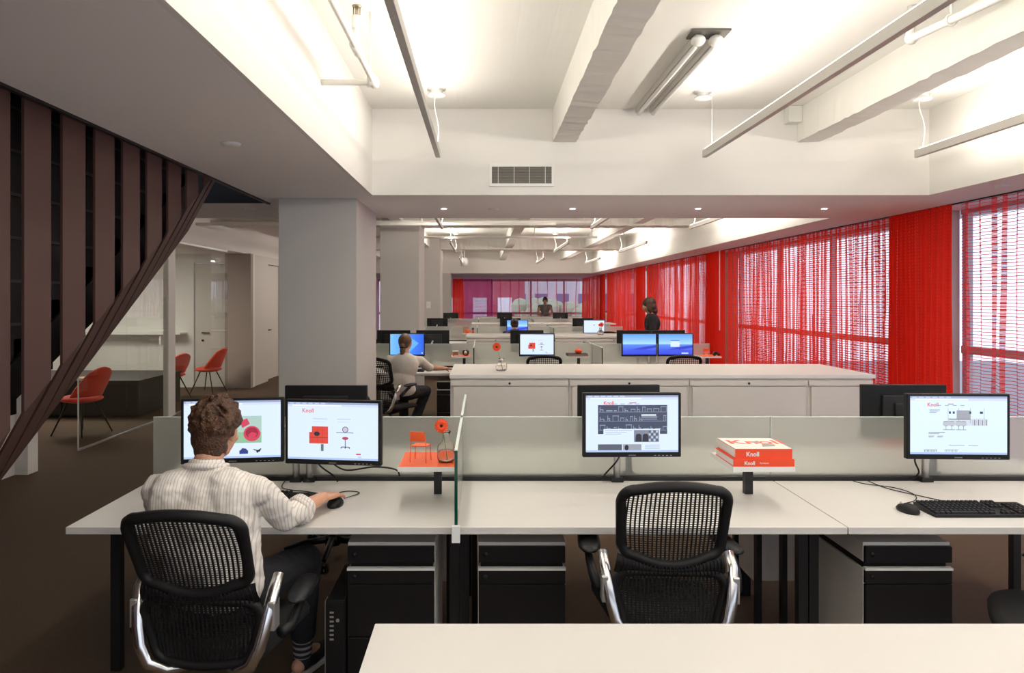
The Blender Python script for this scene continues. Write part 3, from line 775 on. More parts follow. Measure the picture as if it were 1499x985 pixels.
def make_chair(label, detail=True, rec=0.0, ad=0.0):
    global REC
    REC = rec
    t = thing('task_chair', label, 'office chair', (0,0,0), 0, 'black mesh task chairs')
    # upper frame
    up = loop_pts(0.705, 0.958, 0.178, 0.186, 0.048, 0.018, 0.034)
    lo = loop_pts(0.415, 0.640, 0.170, 0.198, 0.06, 0.005, 0.010)
    for nm, q, rr in (('upper_back_frame', up, .019), ('lower_back_frame', lo, .016)):
        MB().tube([back_pt(x, z) for x, z in q], rr, 8, closed=True).build(nm, M['mesh'], t, True)
    nr = 24 if detail else 16
    mb = MB()
    for q, n_, wd in ((up, nr, .0027), (lo, nr+2, .0034)):
        w = 0.186
        for i in range(n_):
            x = -w+2*w*(i+.5)/n_
            r = inside_range(q, x)
            if not r: continue
            cz = (r[0]+r[1])/2
            pts = []
            for k in range(11 if detail else 6):
                s = k/(10 if detail else 5); z = r[0]+(r[1]-r[0])*s
                # ribs lean outwards a little at the ends
                xx = x*(1+0.05*math.cos((s-.5)*PI)-.04)
                pts.append(back_pt(xx, z))
            vs = []; fs = []
            for p in pts: vs += [p+V((-wd, 0, 0)), p+V((wd, 0, 0)), p+V((wd, .006, 0)), p+V((-wd, .006, 0))]
            for k in range(len(pts)-1):
                a = 4*k
                for j in range(4): fs.append((a+j, a+(j+1) % 4, a+4+(j+1) % 4, a+4+j))
            mb.add(vs, fs)
        z0 = min(p[1] for p in q); z1 = max(p[1] for p in q)
        nh = int((z1-z0)/(.0085 if detail else .02))
        hw = (.0012 if q is up else .0015) if detail else .003
        for i in range(1, nh):
            z = z0+(z1-z0)*i/nh; r = x_range(q, z)
            if not r: continue
            vs = []; fs = []
            for k in range(9):
                x = r[0]+(r[1]-r[0])*k/8; p = back_pt(x, z)+V((0,.002,0)); vs += [p+V((0,0,-hw)), p+V((0,0,hw)), p+V((0,.003,0))]
            for k in range(8):
                a = 3*k
                for j in range(3): fs.append((a+j, a+(j+1) % 3, a+3+(j+1) % 3, a+3+j))
            mb.add(vs, fs)
    mb.build('back_mesh', M['mesh'], t)
    # flexible band between the two frames
    vs = []; fs = []; nx = 24; nz = 5
    for i in range(nx+1):
        u = -1+2*i/nx
        for k in range(nz+1):
            s = k/nz; zt = .705-.030*(1-u*u); zb = .635
            z = zb+(zt-zb)*s; w = .200-.012*s
            p = back_pt(u*w, z); p.y -= .004+.012*math.sin(s*PI)
            vs.append(p)
    o_ = len(vs); vs += [p+V((0,.012,0)) for p in vs]
    n = nz+1
    for i in range(nx):
        for k in range(nz):
            a = i*n+k; fs.append((a, a+n, a+n+1, a+1)); a += o_; fs.append((a, a+1, a+n+1, a+n))
    MB().add(vs, fs).build('flex_band', M['mesh'], t, True)
    gr = MB()
    for i in range(28):
        u = -1+2*(i+.5)/28
        pts = [back_pt(u*(.194-.010*s), .638+(.062-.028*(1-u*u))*s)+V((0, -.017, 0)) for s in (0, .33, .66, 1)]
        gr.tube(pts, .0022, 5)
    gr.build('band_ribs', M['mesh'], t, True)
    # seat
    q = loop_pts(-.235, .255, .20, .235, .09, .015, 0.0)
    mb = MB(); vs = []; m_ = len(q)
    for (sc, z) in ((.90, .405), (.99, .415), (1.0, .435), (.97, .452), (.86, .462), (.5, .458)):
        for (x, yy) in q: vs.append((x*sc, (yy-.01)*sc+.01, z-.03*max(0, yy-.12)/.14*(1 if z > .41 else .6)))
    fs = []
    for r in range(5):
        for i in range(m_): fs.append((r*m_+i, r*m_+(i+1) % m_, (r+1)*m_+(i+1) % m_, (r+1)*m_+i))
    fs.append(tuple(range(m_))[::-1]); fs.append(tuple(5*m_+i for i in range(m_)))
    mb.add(vs, fs).build('seat', M['seat'], t, True)
    # side arms in polished aluminium running round the lower back
    for s in (-1, 1):
        pts = [V((s*.232, -.170, .690)), V((s*.231, -.215, .650)), V((s*.224, -.240, .600)), V((s*.214, -.256, .540)), V((s*.200, -.268, .480)), V((s*.172, -.272, .425)), V((s*.12, -.255, .393)), V((s*.06, -.19, .375)), V((s*.03, -.08, .37))]
        MB().tube(pts, [.017, .021, .021, .021, .021, .021, .019, .015, .012], 10, flat=.75, up=(0,1,0)).build('frame_arm', M['chrome'], t, True)
        MB().box(s*.222-.012+s*.012, s*.222+.012+s*.012, -.252, -.200, .530, .625).build('height_sleeve', M['silver'], t, bevel=.004)
        # armrest
        pts = [V((s*.250, -.20, .560-ad*.6)), V((s*.266, -.15, .600-ad)), V((s*.272, -.09, .632-ad)), V((s*.272, -.03, .652-ad))]
        MB().tube(pts, [.020, .018, .016, .014], 10).build('arm_bracket', M['black'], t, True)
        mb = MB(); ar = []
        for k in range(15):
            a_ = k/14; yy = -.14+.26*a_; w = .044*math.sqrt(max(1-(2*a_-1)**4, 0.02))
            for j in range(8):
                b_ = 2*PI*j/8; ar.append((s*(.275-.02*a_)+w*math.cos(b_), yy, .672-ad+.016*math.sin(b_)*(w/.044)))
        fs = [(k*8+j, k*8+(j+1) % 8, (k+1)*8+(j+1) % 8, (k+1)*8+j) for k in range(14) for j in range(8)]+[tuple(range(8)), tuple(14*8+j for j in range(8))[::-1]]
        mb.add(ar, fs).build('armrest_pad', M['black'], t, True)
    # mechanism, column, base
    MB().box(-.09, .09, -.13, .10, .345, .404).build('tilt_housing', M['black'], t, bevel=.015)
    MB().cyl((0,0,.10), (0,0,.24), .028, 16).cyl((0,0,.24), (0,0,.35), .016, 14).build('gas_column', M['blackm'], t, True)
    MB().lathe([(.02,.06), (.05,.065), (.048,.11), (.03,.125)], 20).build('base_hub', M['black'], t, True)
    for k in range(5):
        a = 2*PI*k/5+PI/2; d = V((math.cos(a), math.sin(a), 0))
        leg = MB().tube([d*.03+V((0,0,.10)), d*.17+V((0,0,.092)), d*.30+V((0,0,.068))], [.026, .020, .013], 8).build('base_leg', M['black'], t, True)
        n_ = V((-d.y, d.x, 0))
        c_ = d*.305
        MB().cyl(c_+n_*.008+V((0,0,.028)), c_+n_*.026+V((0,0,.028)), .027, 16).cyl(c_-n_*.008+V((0,0,.028)), c_-n_*.026+V((0,0,.028)), .027, 16).cyl(c_-n_*.01+V((0,0,.028)), c_+n_*.01+V((0,0,.028)), .008).build('castor', M['black'], leg, True)
    return t
chair9 = make_chair('black mesh task chair carrying the seated man in a striped shirt', True, .14, .095)
chair9.location = (-.915, 2.60, 0); chair9.rotation_euler = (0, 0, math.radians(-3))
chair0 = make_chair('empty black mesh task chair at the middle desk, its back to the camera'); chair0.location = (.685, 2.80, 0); chair0.rotation_euler = (0, 0, math.radians(-2))
(lambda *a: None)('empty black mesh task chair at the middle desk, its back to the camera', (.685, 2.80, 0), math.radians(-2))
copy_tree(chair9, 'black task chair turned sideways, partly cut by the right edge of the photo', (2.20, 2.62, 0), math.radians(64))
copy_tree(chair0, 'black task chair on the far side of the nearest desks, only its castor base seen', (-.95, 4.52, 0), math.radians(182+0))
chair1 = make_chair('black task chair carrying the seated woman in cream', False)
chair1.location = (-1.03, 7.97, 0); chair1.rotation_euler = (0, 0, math.radians(-25))
copy_tree(chair1, 'black task chair in front of the second-row screen with the red sofa picture', (.69, 8.33, 0), 0.03)
copy_tree(chair1, 'black task chair in front of the right one of the twin blue screens', (2.28, 8.33, 0), 0)
copy_tree(chair1, 'black task chair carrying the seated person in navy', (.64, 14.02, 0), 0)
copy_tree(chair1, 'black task chair beside the white screen with a red dot, third row', (2.44, 14.1, 0), 0)

# ------------------------------------------------------------------ desks and screens
rows = ['nearest', 'second', 'third', 'farthest']
cols_ = ['left', 'middle', 'right']
def make_desk(label, w, d, legs=True):
    t = thing('desk', label, 'desk', (0,0,0), 0)
    mb = MB().box(0.0015, w-.0015, 0, d, .707, DT)
    mb.build('worktop', M['worktop'], t, bevel=.002)
    for x in (0.0, w-.045):
        MB().box(x+.002, x+.043, d*.5-.02, d*.5+.02, 0, .668).build('leg', M['blackm'], t)
    MB().box(.01, w-.01, d*.5-.018, d*.5+.018, .668, .7065).build('rail', M['blackm'], t)
    br = MB()
    for s, x in ((1, .043), (-1, w-.043)):
        br.prism([(x, d*.5-.012, .667), (x, d*.5-.012, .60), (x+s*.10, d*.5-.012, .667)], (0, .024, 0))
    br.build('corner_brace', M['blackm'], t)
    return t
desk0 = None
for r in range(4):
    oy = PITCH*r
    for c_ in range(3):
        lab = '%s white desk on the near side of the %s desk row' % (cols_[c_], rows[r])
        if desk0 is None: desk0 = make_desk(lab, 1.5235, DB-DF); desk0.location = (XD[0], DF, 0); desk0['group'] = 'white desks'
        else: copy_tree(desk0, lab, (XD[c_], DF+oy, 0))
        copy_tree(desk0, '%s white desk on the far side of the %s desk row' % (cols_[c_], rows[r]), (XD[c_], 3.55+oy, 0))
    # privacy screen
    t = thing('privacy_screen', 'long frosted glass screen along the %s desk row' % rows[r], 'desk screen', (0, GY+oy, 0), 0, 'frosted glass screens')
    MB().box(XD[0], XD[3], -.033, .033, .66, .752).build('screen_rail', M['blackm'], t)
    for c_ in range(3):
        g = MB().box(XD[c_]+.003, XD[c_+1]-.003, -.005, .005, .7525, 1.039).build('glass_panel', M['frost'], t)
        MB().box(XD[c_]+.003, XD[c_+1]-.003, -.005, .005, 1.0391, 1.042).build('glass_edge', M['gtop'], g)
        MB().box(XD[c_]+.0005, XD[c_]+.0029, -.005, .005, .7525, 1.042).build('glass_edge', M['gtop'], g)
        MB().box(XD[c_]+.05, XD[c_]+.075, -.02, .02, 0, .6598).build('rail_post', M['blackm'], t)
        MB().box(XD[c_+1]-.075, XD[c_+1]-.05, -.02, .02, 0, .6598).build('rail_post', M['blackm'], t)
    # dividers
    for (k, xs) in ((0, [1] if r == 0 else [1, 2]),):
        for c_ in xs:
            for side in (0, 1):
                y0, y1 = ((DF-.03, GY-.036) if side == 0 else (GY+.036, 4.30))
                t = thing('desk_divider', 'green-edged glass divider %s, %s side, %s desk row' % ('beside the left desk' if c_ == 1 else 'between the middle and right desks', 'near' if side == 0 else 'far', rows[r]), 'desk divider', (XD[c_], oy, 0), 0, 'green-edged glass dividers')
                MB().box(-.005, .005, y0, y1, .737, 1.040).build('glass_panel', M['frost'], t)
                ye = y0 if side == 0 else y1
                MB().box(-.006, .006, y0-.003, y0-.0002, .70, 1.040).build('front_edge', M['gedge'], t)
                MB().box(-.006, .006, y0-.003, y1, 1.0402, 1.044).build('top_edge', M['gtop'], t)
                if side == 0: MB().box(-.016, .016, y0-.02, y0-.0035, .690, .755).build('clip', M['cord'], t, bevel=.002)

# foreground table
t = thing('table', 'white table top cut by the bottom edge of the photo, nearest the camera', 'table', (-.294, 1.15, 0))
MB().box(0, 3.6, 0, .797, .707, DT).build('table_top', M['worktop'], t, bevel=.002)
for x in (.1, 3.46):
    for y in (.08, .68): MB().box(x, x+.04, y, y+.04, 0, .7065).build('leg', M['blackm'], t)

# pedestals
def make_ped(label, w=.358, d=.56, group='drawer pedestals'):
    t = thing('drawer_pedestal', label, 'drawer pedestal', (0,0,0), 0, group)
    MB().box(0, w, 0.018, d, .03, .515).build('body', M['ped'], t, bevel=.002)
    MB().box(0, w, 0.018, d, .545, .625).build('upper_body', M['ped'], t, bevel=.002)
    MB().box(.01, w-.01, 0.03, d-.01, .5152, .5448).build('gap_spacer', M['blackf'], t)
    MB().box(0, w, -.004, .0175, .5155, .5255).build('pull_lip', M['cord'], t)
    dr = MB().box(.002, w-.002, 0, .0175, .546, .612).build('drawer', M['blackf'], t, bevel=.002)
    MB().cyl((.03, -.004, .58), (.03, -.0002, .58), .010, 16).cyl((.03, -.006, .58), (.03, -.0042, .58), .005, 12).build('lock', M['blackm'], dr, True)
    d2 = MB().box(.002, w-.002, 0, .0175, .46, .514).build('drawer', M['blackf'], t, bevel=.002)
    MB().cyl((.03, -.004, .49), (.03, -.0002, .49), .008, 16).build('lock', M['blackm'], d2, True)
    MB().box(.002, w-.002, 0, .0175, .245, .456).build('drawer', M['blackf'], t, bevel=.002)
    MB().box(.002, w-.002, 0, .0175, .035, .241).build('drawer', M['blackf'], t, bevel=.002)
    MB().box(.02, w-.02, .04, d-.03, 0, .0295).build('plinth', M['blackf'], t)
    return t
ped0 = None
px_ = [(-.552, 'under the left desk beside the man'), (-.017, 'under the middle desk just right of the glass divider'), (1.563, 'under the right desk, its white side in view')]
for r in range(3):
    for x, lb in px_:
        lab = 'black-fronted drawer pedestal %s, %s row' % (lb if r == 0 else lb.split(' desk')[0]+' desk', rows[r])
        if ped0 is None: ped0 = make_ped(lab); ped0.location = (x, 2.90, 0)
        else: copy_tree(ped0, lab, (x, 2.90+PITCH*r, 0))
# hanging white boxes on the far side
for x, lb in ((-.40, 'hung under the far desk behind the man\'s pedestal'), (1.396, 'hung under the far desk, left of the right pedestal')):
    t = thing('hanging_cabinet', 'small white box cabinet %s' % lb, 'cabinet', (x, 3.66, 0))
    MB().box(0, .235, 0, .21, .17, .655).build('body', M['ped'], t, bevel=.002)
    MB().box(.03, .20, .03, .20, .6551, .7065).build('mount', M['blackm'], t)
# computer towers
def tower(x, y, lb):
    t = thing('computer_tower', lb, 'computer', (x, y, 0))
    MB().box(0, .075, .012, .40, .01, .405).build('case', M['black'], t, bevel=.003)
    MB().box(.002, .073, 0, .0115, .012, .403).build('front_panel', M['blackf'], t, bevel=.002)
    MB().box(-.003, -.0002, .004, .05, .01, .405).build('side_trim', M['silver'], t)
    pm = MB()
    for k in range(7): pm.box(.018, .034, -.002, -.0002, .25+.018*k, .257+.018*k)
    pm.cyl((.05, -.003, .33), (.05, -.0002, .33), .007, 12)
    pm.build('ports', M['silver'], t)
tower(-.632, 2.86, 'black computer tower standing left of the pedestal by the man')
tower(1.928, 3.20, 'black computer tower standing right of the right pedestal')

# storage cabinets
def cabinet_run(r):
    y0, y1 = 5.55+PITCH*r, 6.45+PITCH*r
    top = thing('counter_top', 'white counter top over the %s run of low storage cabinets' % rows[r], 'counter', (0,0,0), 0, 'white counter tops')
    MB().box(-.256, 3.07 if r < 2 else 3.19, y0-.004, y1+.004, 1.001, 1.030).build('counter_board', M['counter'], top, bevel=.002)
    xs = [-.25, .68, 1.62, 2.55, 3.06]
    nm = ['leftmost', 'second from left', 'third from left', 'narrow rightmost']
    for k in range(4):
        for side in (0, 1):
            a, b = (y0, (y0+y1)/2-.002) if side == 0 else ((y0+y1)/2+.002, y1)
            t = thing('storage_cabinet', '%s low white storage cabinet on the %s side of the %s run' % (nm[k], 'near' if side == 0 else 'far', rows[r]), 'cabinet', (xs[k], 0, 0), 0, 'low white storage cabinets')
            w = xs[k+1]-xs[k]-.003
            f = a if side == 0 else b; s = -1 if side == 0 else 1
            MB().box(0, w, a+.02 if side == 0 else a, b if side == 0 else b-.02, .04, 1.000).build('body', M['cab'], t)
            fy = sorted((f, f-s*.0195))
            MB().box(.022, w-.022, fy[0], fy[1], .06, .935).build('door', M['cab'], t, bevel=.003)
            hd = MB().box(.004, w-.004, fy[0], fy[1], .943, .985).build('top_rail', M['cab'], t, bevel=.002)
            if k < 3: MB().cyl((w/2, f+s*.004, .963), (w/2, f, .963), .009, 14).build('lock', M['blackm'], hd, True)
            MB().box(.03, w-.03, a+.05, b-.05, 0, .0395).build('plinth', M['blackf'], t)
for r in range(4): cabinet_run(r)

# ------------------------------------------------------------------ monitors
MW, MH = .445, .290
def draw(mb, mats, x0, z0, x1, z1, col, lay, y=-.0185):
    """filled rectangle on the screen; coords 0..1 from top-left"""
    sw, sh = .418, .256
    if col not in mats: mats.append(col)
    X = lambda u: -sw/2+u*sw
    Z = lambda v: sh/2-v*sh+.006
    yy = y-.00012*lay
    mb.quad((X(x0), yy, Z(z1)), (X(x1), yy, Z(z1)), (X(x1), yy, Z(z0)), (X(x0), yy, Z(z0)), mats.index(col))
def drawp(mb, mats, pts, col, lay, y=-.0185):
    sw, sh = .418, .256
    if col not in mats: mats.append(col)
    mb.poly([(-sw/2+u*sw, y-.00012*lay, sh/2-v*sh+.006) for u, v in pts][::-1], mats.index(col))
def ell2(cx, cz, rx, rz, n=20, a0=0, a1=2*PI): return [(cx+rx*math.cos(a0+(a1-a0)*k/n), cz+rz*math.sin(a0+(a1-a0)*k/n)) for k in range(n)]
def sofa(mb, ms, x, z, s=1.0):
    R = E(214, 70, 58); D = E(170, 40, 34); K = E(40, 40, 48)
    draw(mb, ms, x+.03*s, z, x+.21*s, z+.14*s, R, 3)
    draw(mb, ms, x, z+.10*s, x+.21*s, z+.30*s, R, 3)
    for k in range(3): draw(mb, ms, x+(.03+.06*k)*s, z, x+(.032+.06*k)*s, z+.28*s, D, 4)
    draw(mb, ms, x, z+.19*s, x+.21*s, z+.20*s, D, 4)
    drawp(mb, ms, ell2(x+.085*s, z+.13*s, .035*s, .045*s, 6), K, 5)
    draw(mb, ms, x+.13*s, z+.31*s, x+.16*s, z+.43*s, E(90, 110, 110), 3)
def office_chair_icon(mb, ms, x, z, s=1.0):
    G = E(60, 60, 75); R = E(170, 70, 100)
    draw(mb, ms, x-.11*s, z+.08*s, x+.10*s, z+.10*s, E(150, 160, 185), 3)
    drawp(mb, ms, ell2(x, z+.03*s, .038*s, .06*s, 10), G, 3); drawp(mb, ms, ell2(x, z+.03*s, .030*s, .048*s, 10), E(200, 190, 215), 4)
    drawp(mb, ms, ell2(x, z+.20*s, .04*s, .03*s, 10), R, 4); draw(mb, ms, x-.004*s, z+.2*s, x+.004*s, z+.36*s, G, 3)
    draw(mb, ms, x-.05*s, z+.36*s, x+.05*s, z+.375*s, G, 3)
    for k in (-1, 0, 1): drawp(mb, ms, ell2(x+k*.05*s, z+.385*s, .008*s, .014*s, 8), G, 4)
def browser(mb, ms, bg=(214, 230, 252)):
    draw(mb, ms, 0, 0, 1, 1, E(*bg), 0)
    draw(mb, ms, 0, 0, 1, .035, E(150, 165, 200), 1); draw(mb, ms, 0, .035, 1, .075, E(205, 215, 238), 1)
    for k in range(6): draw(mb, ms, .02+.07*k, .008, .07+.07*k, .028, E(190, 205, 232), 2)
    draw(mb, ms, .05, .045, .6, .067, E(235, 242, 252), 2)
    draw(mb, ms, 0, .965, 1, 1, E(170, 195, 235), 1)
def make_picture(kind, mon, big):
    mb = MB(); ms = []
    W_ = (214, 230, 252)
    if kind == 'armchair':
        browser(mb, ms)
        draw(mb, ms, .50, .27, .80, .74, E(170, 200, 190), 1); draw(mb, ms, .50, .55, .80, .74, E(140, 185, 150), 2)
        P_ = E(205, 66, 92); Q = E(160, 36, 62)
        drawp(mb, ms, [(.575, .36), (.65, .31), (.68, .41), (.60, .48)], P_, 3)
        drawp(mb, ms, ell2(.70, .58, .088, .135, 20), P_, 3); drawp(mb, ms, ell2(.70, .565, .066, .095, 18), Q, 4)
        drawp(mb, ms, [(.66, .60), (.70, .55), (.755, .58), (.73, .65), (.67, .66)], P_, 5)
        draw(mb, ms, .57, .87, .66, .93, E(40, 60, 130), 2); drawp(mb, ms, [(.58, .87), (.60, .83), (.64, .84), (.65, .87)], E(40, 60, 130), 3)
        drawp(mb, ms, [(.71, .85), (.79, .88), (.78, .90), (.72, .87)], E(30, 30, 40), 2); drawp(mb, ms, [(.74, .90), (.79, .84), (.80, .85), (.76, .92)], E(30, 30, 40), 3)
        for k in range(5): draw(mb, ms, .40, .60+.03*k, .49, .608+.03*k, E(170, 180, 190), 2)
    elif kind == 'sofa':
        browser(mb, ms)
        sofa(mb, ms, .24, .42, 1.0); office_chair_icon(mb, ms, .64, .44, .9)
        draw(mb, ms, .28, .28, .44, .295, E(190, 200, 222), 2); draw(mb, ms, .55, .28, .70, .295, E(190, 200, 222), 2)
        draw(mb, ms, .28, .33, .42, .34, E(200, 208, 228), 2); draw(mb, ms, .55, .33, .68, .34, E(200, 208, 228), 2)
        draw(mb, ms, .76, .88, .81, .905, E(200, 60, 60), 2); draw(mb, ms, .78, .93, .82, .96, E(190, 205, 235), 2)
    elif kind == 'catalogue':
        browser(mb, ms)
        draw(mb, ms, .13, .17, .88, .68, E(58, 68, 92), 1)
        L_ = E(150, 160, 184); rr = random.Random(5)
        for j in range(3):
            zb = .29+.16*j
            draw(mb, ms, .14, zb, .87, zb+.006, L_, 2)
            k = .15
            while k < .84:
                if j == 1 and .58 < k < .80: k += .05; continue
                w_ = rr.uniform(.03, .07); h_ = rr.uniform(.05, .10); ty = rr.random()
                if ty < .4:
                    draw(mb, ms, k, zb-h_, k+w_, zb-h_+.012, L_, 2); draw(mb, ms, k+.003, zb-h_, k+.007, zb, L_, 2); draw(mb, ms, k+w_-.007, zb-h_, k+w_-.003, zb, L_, 2)
                elif ty < .8:
                    draw(mb, ms, k, zb-h_*.5, k+w_*.7, zb-h_*.5+.012, L_, 2); draw(mb, ms, k, zb-h_, k+.006, zb, L_, 2); draw(mb, ms, k+w_*.7-.006, zb-h_*.5, k+w_*.7, zb, L_, 2)
                else:
                    draw(mb, ms, k, zb-.03, k+w_, zb-.01, L_, 2)
                k += w_+.015
        draw(mb, ms, .60, .335, .76, .36, E(225, 232, 245), 3)
        for k in range(3): draw(mb, ms, .60, .37+.022*k, .77, .38+.022*k, E(150, 160, 184), 3)
        draw(mb, ms, .19, .59, .80, .84, E(*W_), 3)
        draw(mb, ms, .52, .61, .79, .82, E(120, 128, 150), 4)
        for i in range(4):
            for j in range(4): draw(mb, ms, .68+.026*i, .62+.05*j, .70+.026*i, .655+.05*j, E(190, 198, 215) if (i+j) % 2 else E(70, 78, 100), 5)
        K = E(34, 38, 54)
        for x_ in (.57, .645):
            drawp(mb, ms, ell2(x_, .655, .014, .022, 12), E(150, 130, 130), 6); drawp(mb, ms, [(x_-.035, .82), (x_-.03, .70), (x_-.012, .675), (x_+.012, .675), (x_+.03, .70), (x_+.035, .82)], K, 5)
        for k in range(3): draw(mb, ms, .21, .615+.03*k, .50-.06*k, .625+.03*k, E(165, 175, 200), 4)
        draw(mb, ms, .13, .86, .39, .965, E(85, 92, 108), 2); draw(mb, ms, .40, .86, .60, .965, E(150, 156, 170), 2); drawp(mb, ms, ell2(.44, .92, .022, .05, 14), K, 3)
        for k in range(4): draw(mb, ms, .64, .87+.022*k, .80, .878+.022*k, E(165, 175, 200), 3)
        draw(mb, ms, .47, .125, .545, .14, E(214, 70, 58), 2)
        for k in range(4): draw(mb, ms, .29+.08*k, .145, .34+.08*k, .157, E(150, 160, 184), 2)
    elif kind == 'interior':
        browser(mb, ms, (218, 236, 254))
        for k in range(3): draw(mb, ms, .20, .23+.022*k, .31-.02*k, .24+.022*k, E(130, 138, 150), 2)
        G = E(120, 122, 128); K = E(60, 62, 72)
        draw(mb, ms, .48, .24, .62, .40, E(160, 162, 172), 2); draw(mb, ms, .39, .38, .80, .50, E(205, 214, 226), 2)
        for x_ in (.39, .50, .62, .76): draw(mb, ms, x_, .20, x_+.004, .46, E(150, 155, 165), 3)
        draw(mb, ms, .40, .385, .62, .40, G, 4)
        for x_ in (.37, .43, .50, .55): 
            drawp(mb, ms, ell2(x_, .47, .035, .05, 10), E(185, 190, 200), 4); draw(mb, ms, x_-.002, .5, x_+.002, .57, K, 5); draw(mb, ms, x_-.03, .57, x_+.03, .578, K, 5)
            draw(mb, ms, x_-.03, .43, x_+.025, .436, K, 5)
        for x_, w_ in ((.40, .02), (.44, .02), (.61, .02), (.72, .03)): draw(mb, ms, x_, .26, x_+w_, .30, E(40, 44, 90), 4)
        for k in range(8): draw(mb, ms, .64+.02*k, .40+.004*(k % 3), .65+.02*k, .50, G if k % 2 else E(190, 190, 200), 5)
        for x_ in (.19, .28): draw(mb, ms, x_, .68, x_+.06, .69, G, 3); draw(mb, ms, x_, .70, x_+.05, .708, G, 3)
        draw(mb, ms, .19, .62, .36, .63, K, 3); draw(mb, ms, .19, .64, .30, .648, G, 3)
        draw(mb, ms, .40, .84, .56, .848, G, 3); draw(mb, ms, .60, .84, .70, .848, G, 3)
        draw(mb, ms, .14, .92, .28, .925, K, 3); draw(mb, ms, .36, .92, .50, .925, K, 3)
        for k in range(9): draw(mb, ms, .145+.015*k, .925, .150+.015*k, .96, K, 3); draw(mb, ms, .36+.015*k, .925, .364+.015*k, .96, G, 3)
        draw(mb, ms, .39, .125, .45, .14, E(214, 90, 70), 2)
        for k in range(4): draw(mb, ms, .28+.08*k, .15, .32+.08*k, .162, E(150, 160, 170), 2)
    elif kind == 'blue':
        n = 12
        for k in range(n):
            t_ = k/(n-1); draw(mb, ms, k/n, 0, (k+1)/n, 1, E(int(120-80*t_), int(190-90*t_), int(252-18*t_)), 0)
        drawp(mb, ms, [(.55, .1), (.85, .45), (.5, 1), (.2, 1)], E(100, 175, 250), 1)
        draw(mb, ms, .93, .90, .97, .95, E(240, 245, 255), 3)
    elif kind in ('sea', 'sea_window'):
        n = 12
        for k in range(n):
            t_ = k/(n-1); draw(mb, ms, 0, .5*k/n, 1, .5*(k+1)/n, E(int(96+75*t_), int(158+62*t_), int(240+14*t_)), 0)
        for k in range(n):
            t_ = k/(n-1); draw(mb, ms, 0, .5+.5*k/n, 1, .5+.5*(k+1)/n, E(int(90-40*t_), int(140-70*t_), int(240-15*t_)), 0)
        drawp(mb, ms, [(.3, .75), (.6, .63), (1, .54), (1, .66), (.7, .74)], E(52, 60, 200), 1)
        drawp(mb, ms, [(0, .80), (.5, .72), (1, .80), (1, .86), (.4, .80)], E(62, 82, 222), 1)
        if kind == 'sea_window':
            draw(mb, ms, .35, .33, .62, .62, E(214, 230, 252), 2); draw(mb, ms, .35, .29, .62, .34, E(90, 140, 220), 3); draw(mb, ms, .68, .90, .88, .96, E(210, 228, 252), 2)
    elif kind == 'dot':
        browser(mb, ms); drawp(mb, ms, ell2(.78, .38, .08, .12, 20), E(205, 52, 36), 2); drawp(mb, ms, ell2(.5, .38, .03, .04, 10), E(110, 130, 170), 2)
    o = mb.build('screen_picture', ms, mon)
    return o
def monitor(label, x, y, zc, rz, kind, big=False, brand=False, cable=False, front=True, polex=None, row=0):
    """screen centred at zc; pole down to the screen rail"""
    t = thing('monitor', label, 'monitor', (x, y, zc), rz, 'flat black monitors')
    hb = MB().box(-MW/2, MW/2, -.018, .012, -MH/2, MH/2).build('housing', M['black'], t, bevel=.004)
    MB().box(-.12, .12, .0125, .028, -.09, .09).box(-.06, .06, .028, .040, -.05, .05).build('rear_cover', M['blackm'], t, bevel=.005)
    if kind:
        make_picture(kind, t, big)
        sw = .418
        if kind in ('sofa', 'catalogue', 'interior') and brand:
            cx = {'sofa': (-sw/2+.16*sw, .256/2-.17*.256, .026, E(205, 110, 120)), 'catalogue': (-sw/2+.19*sw, .256/2-.155*.256, .022, E(222, 60, 40)), 'interior': (-sw/2+.175*sw, .256/2-.165*.256, .023, E(222, 80, 60))}[kind]
            text_obj('screen_lettering', 'Knoll', cx[2], cx[3], t, (cx[0], -.0193, cx[1]+.004), ext=.0001, bold=.0004)
    if brand:
        text_obj('brand_lettering', 'SAMSUNG', .0075, M['silver'], t, (0, -.0184, -MH/2+.0065), ext=.0001, align='CENTER')
        pb = MB()
        for k in range(5): pb.box(.10+.018*k, .108+.018*k, -.0186, -.0181, -MH/2+.007, -MH/2+.009)
        pb.build('buttons', M['silver'], t)
    # arm: a link back to a pole clamped on the rail
    Rz = Matrix.Rotation(-rz, 3, 'Z')
    def loc(wx, wy, wz): return Rz @ (V((wx, wy, wz))-V((x, y, zc)))
    pxx = x if polex is None else polex
    sgn = 1
    ry = GY+PITCH*row-.055 if front else GY+PITCH*row+.055
    MB().cyl(loc(pxx, ry, .7365), loc(pxx, ry, zc-.02), .017, 16).build('pole', M['silver'] if front else M['blackm'], t, True)
    MB().box(-.028, .028, -.02, .02, 0, .02, T=Matrix.Translation(loc(pxx, ry, .7366)) @ Matrix.Rotation(-rz, 4, 'Z')).build('pole_clamp', M['blackm'], t)
    a0 = loc(pxx, ry, zc-.03)
    MB().tube([a0, a0*.5+V((0, .03, 0))*.5, V((0, .040, 0))], .012, 8).build('arm_link', M['silver'], t, True)
    return t
ZM = 1.057-.0
monitor('left one of the man\'s two angled monitors, showing a pink armchair', -1.117, 3.19, 1.035, math.radians(7), 'armchair', True, True, polex=-.905)
monitor('right one of the man\'s two angled monitors, showing a red sofa', -.668, 3.20, 1.025, math.radians(-7), 'sofa', True, True, polex=-.840)
monitor('single monitor at the middle desk showing a dark furniture drawing banner', .675, 3.22, 1.055, math.radians(1), 'catalogue', True, True, polex=.655)
monitor('single monitor at the right desk showing a grey office interior', 2.10, 3.15, 1.060, math.radians(-2), 'interior', True, True, polex=2.155)
RB = PI
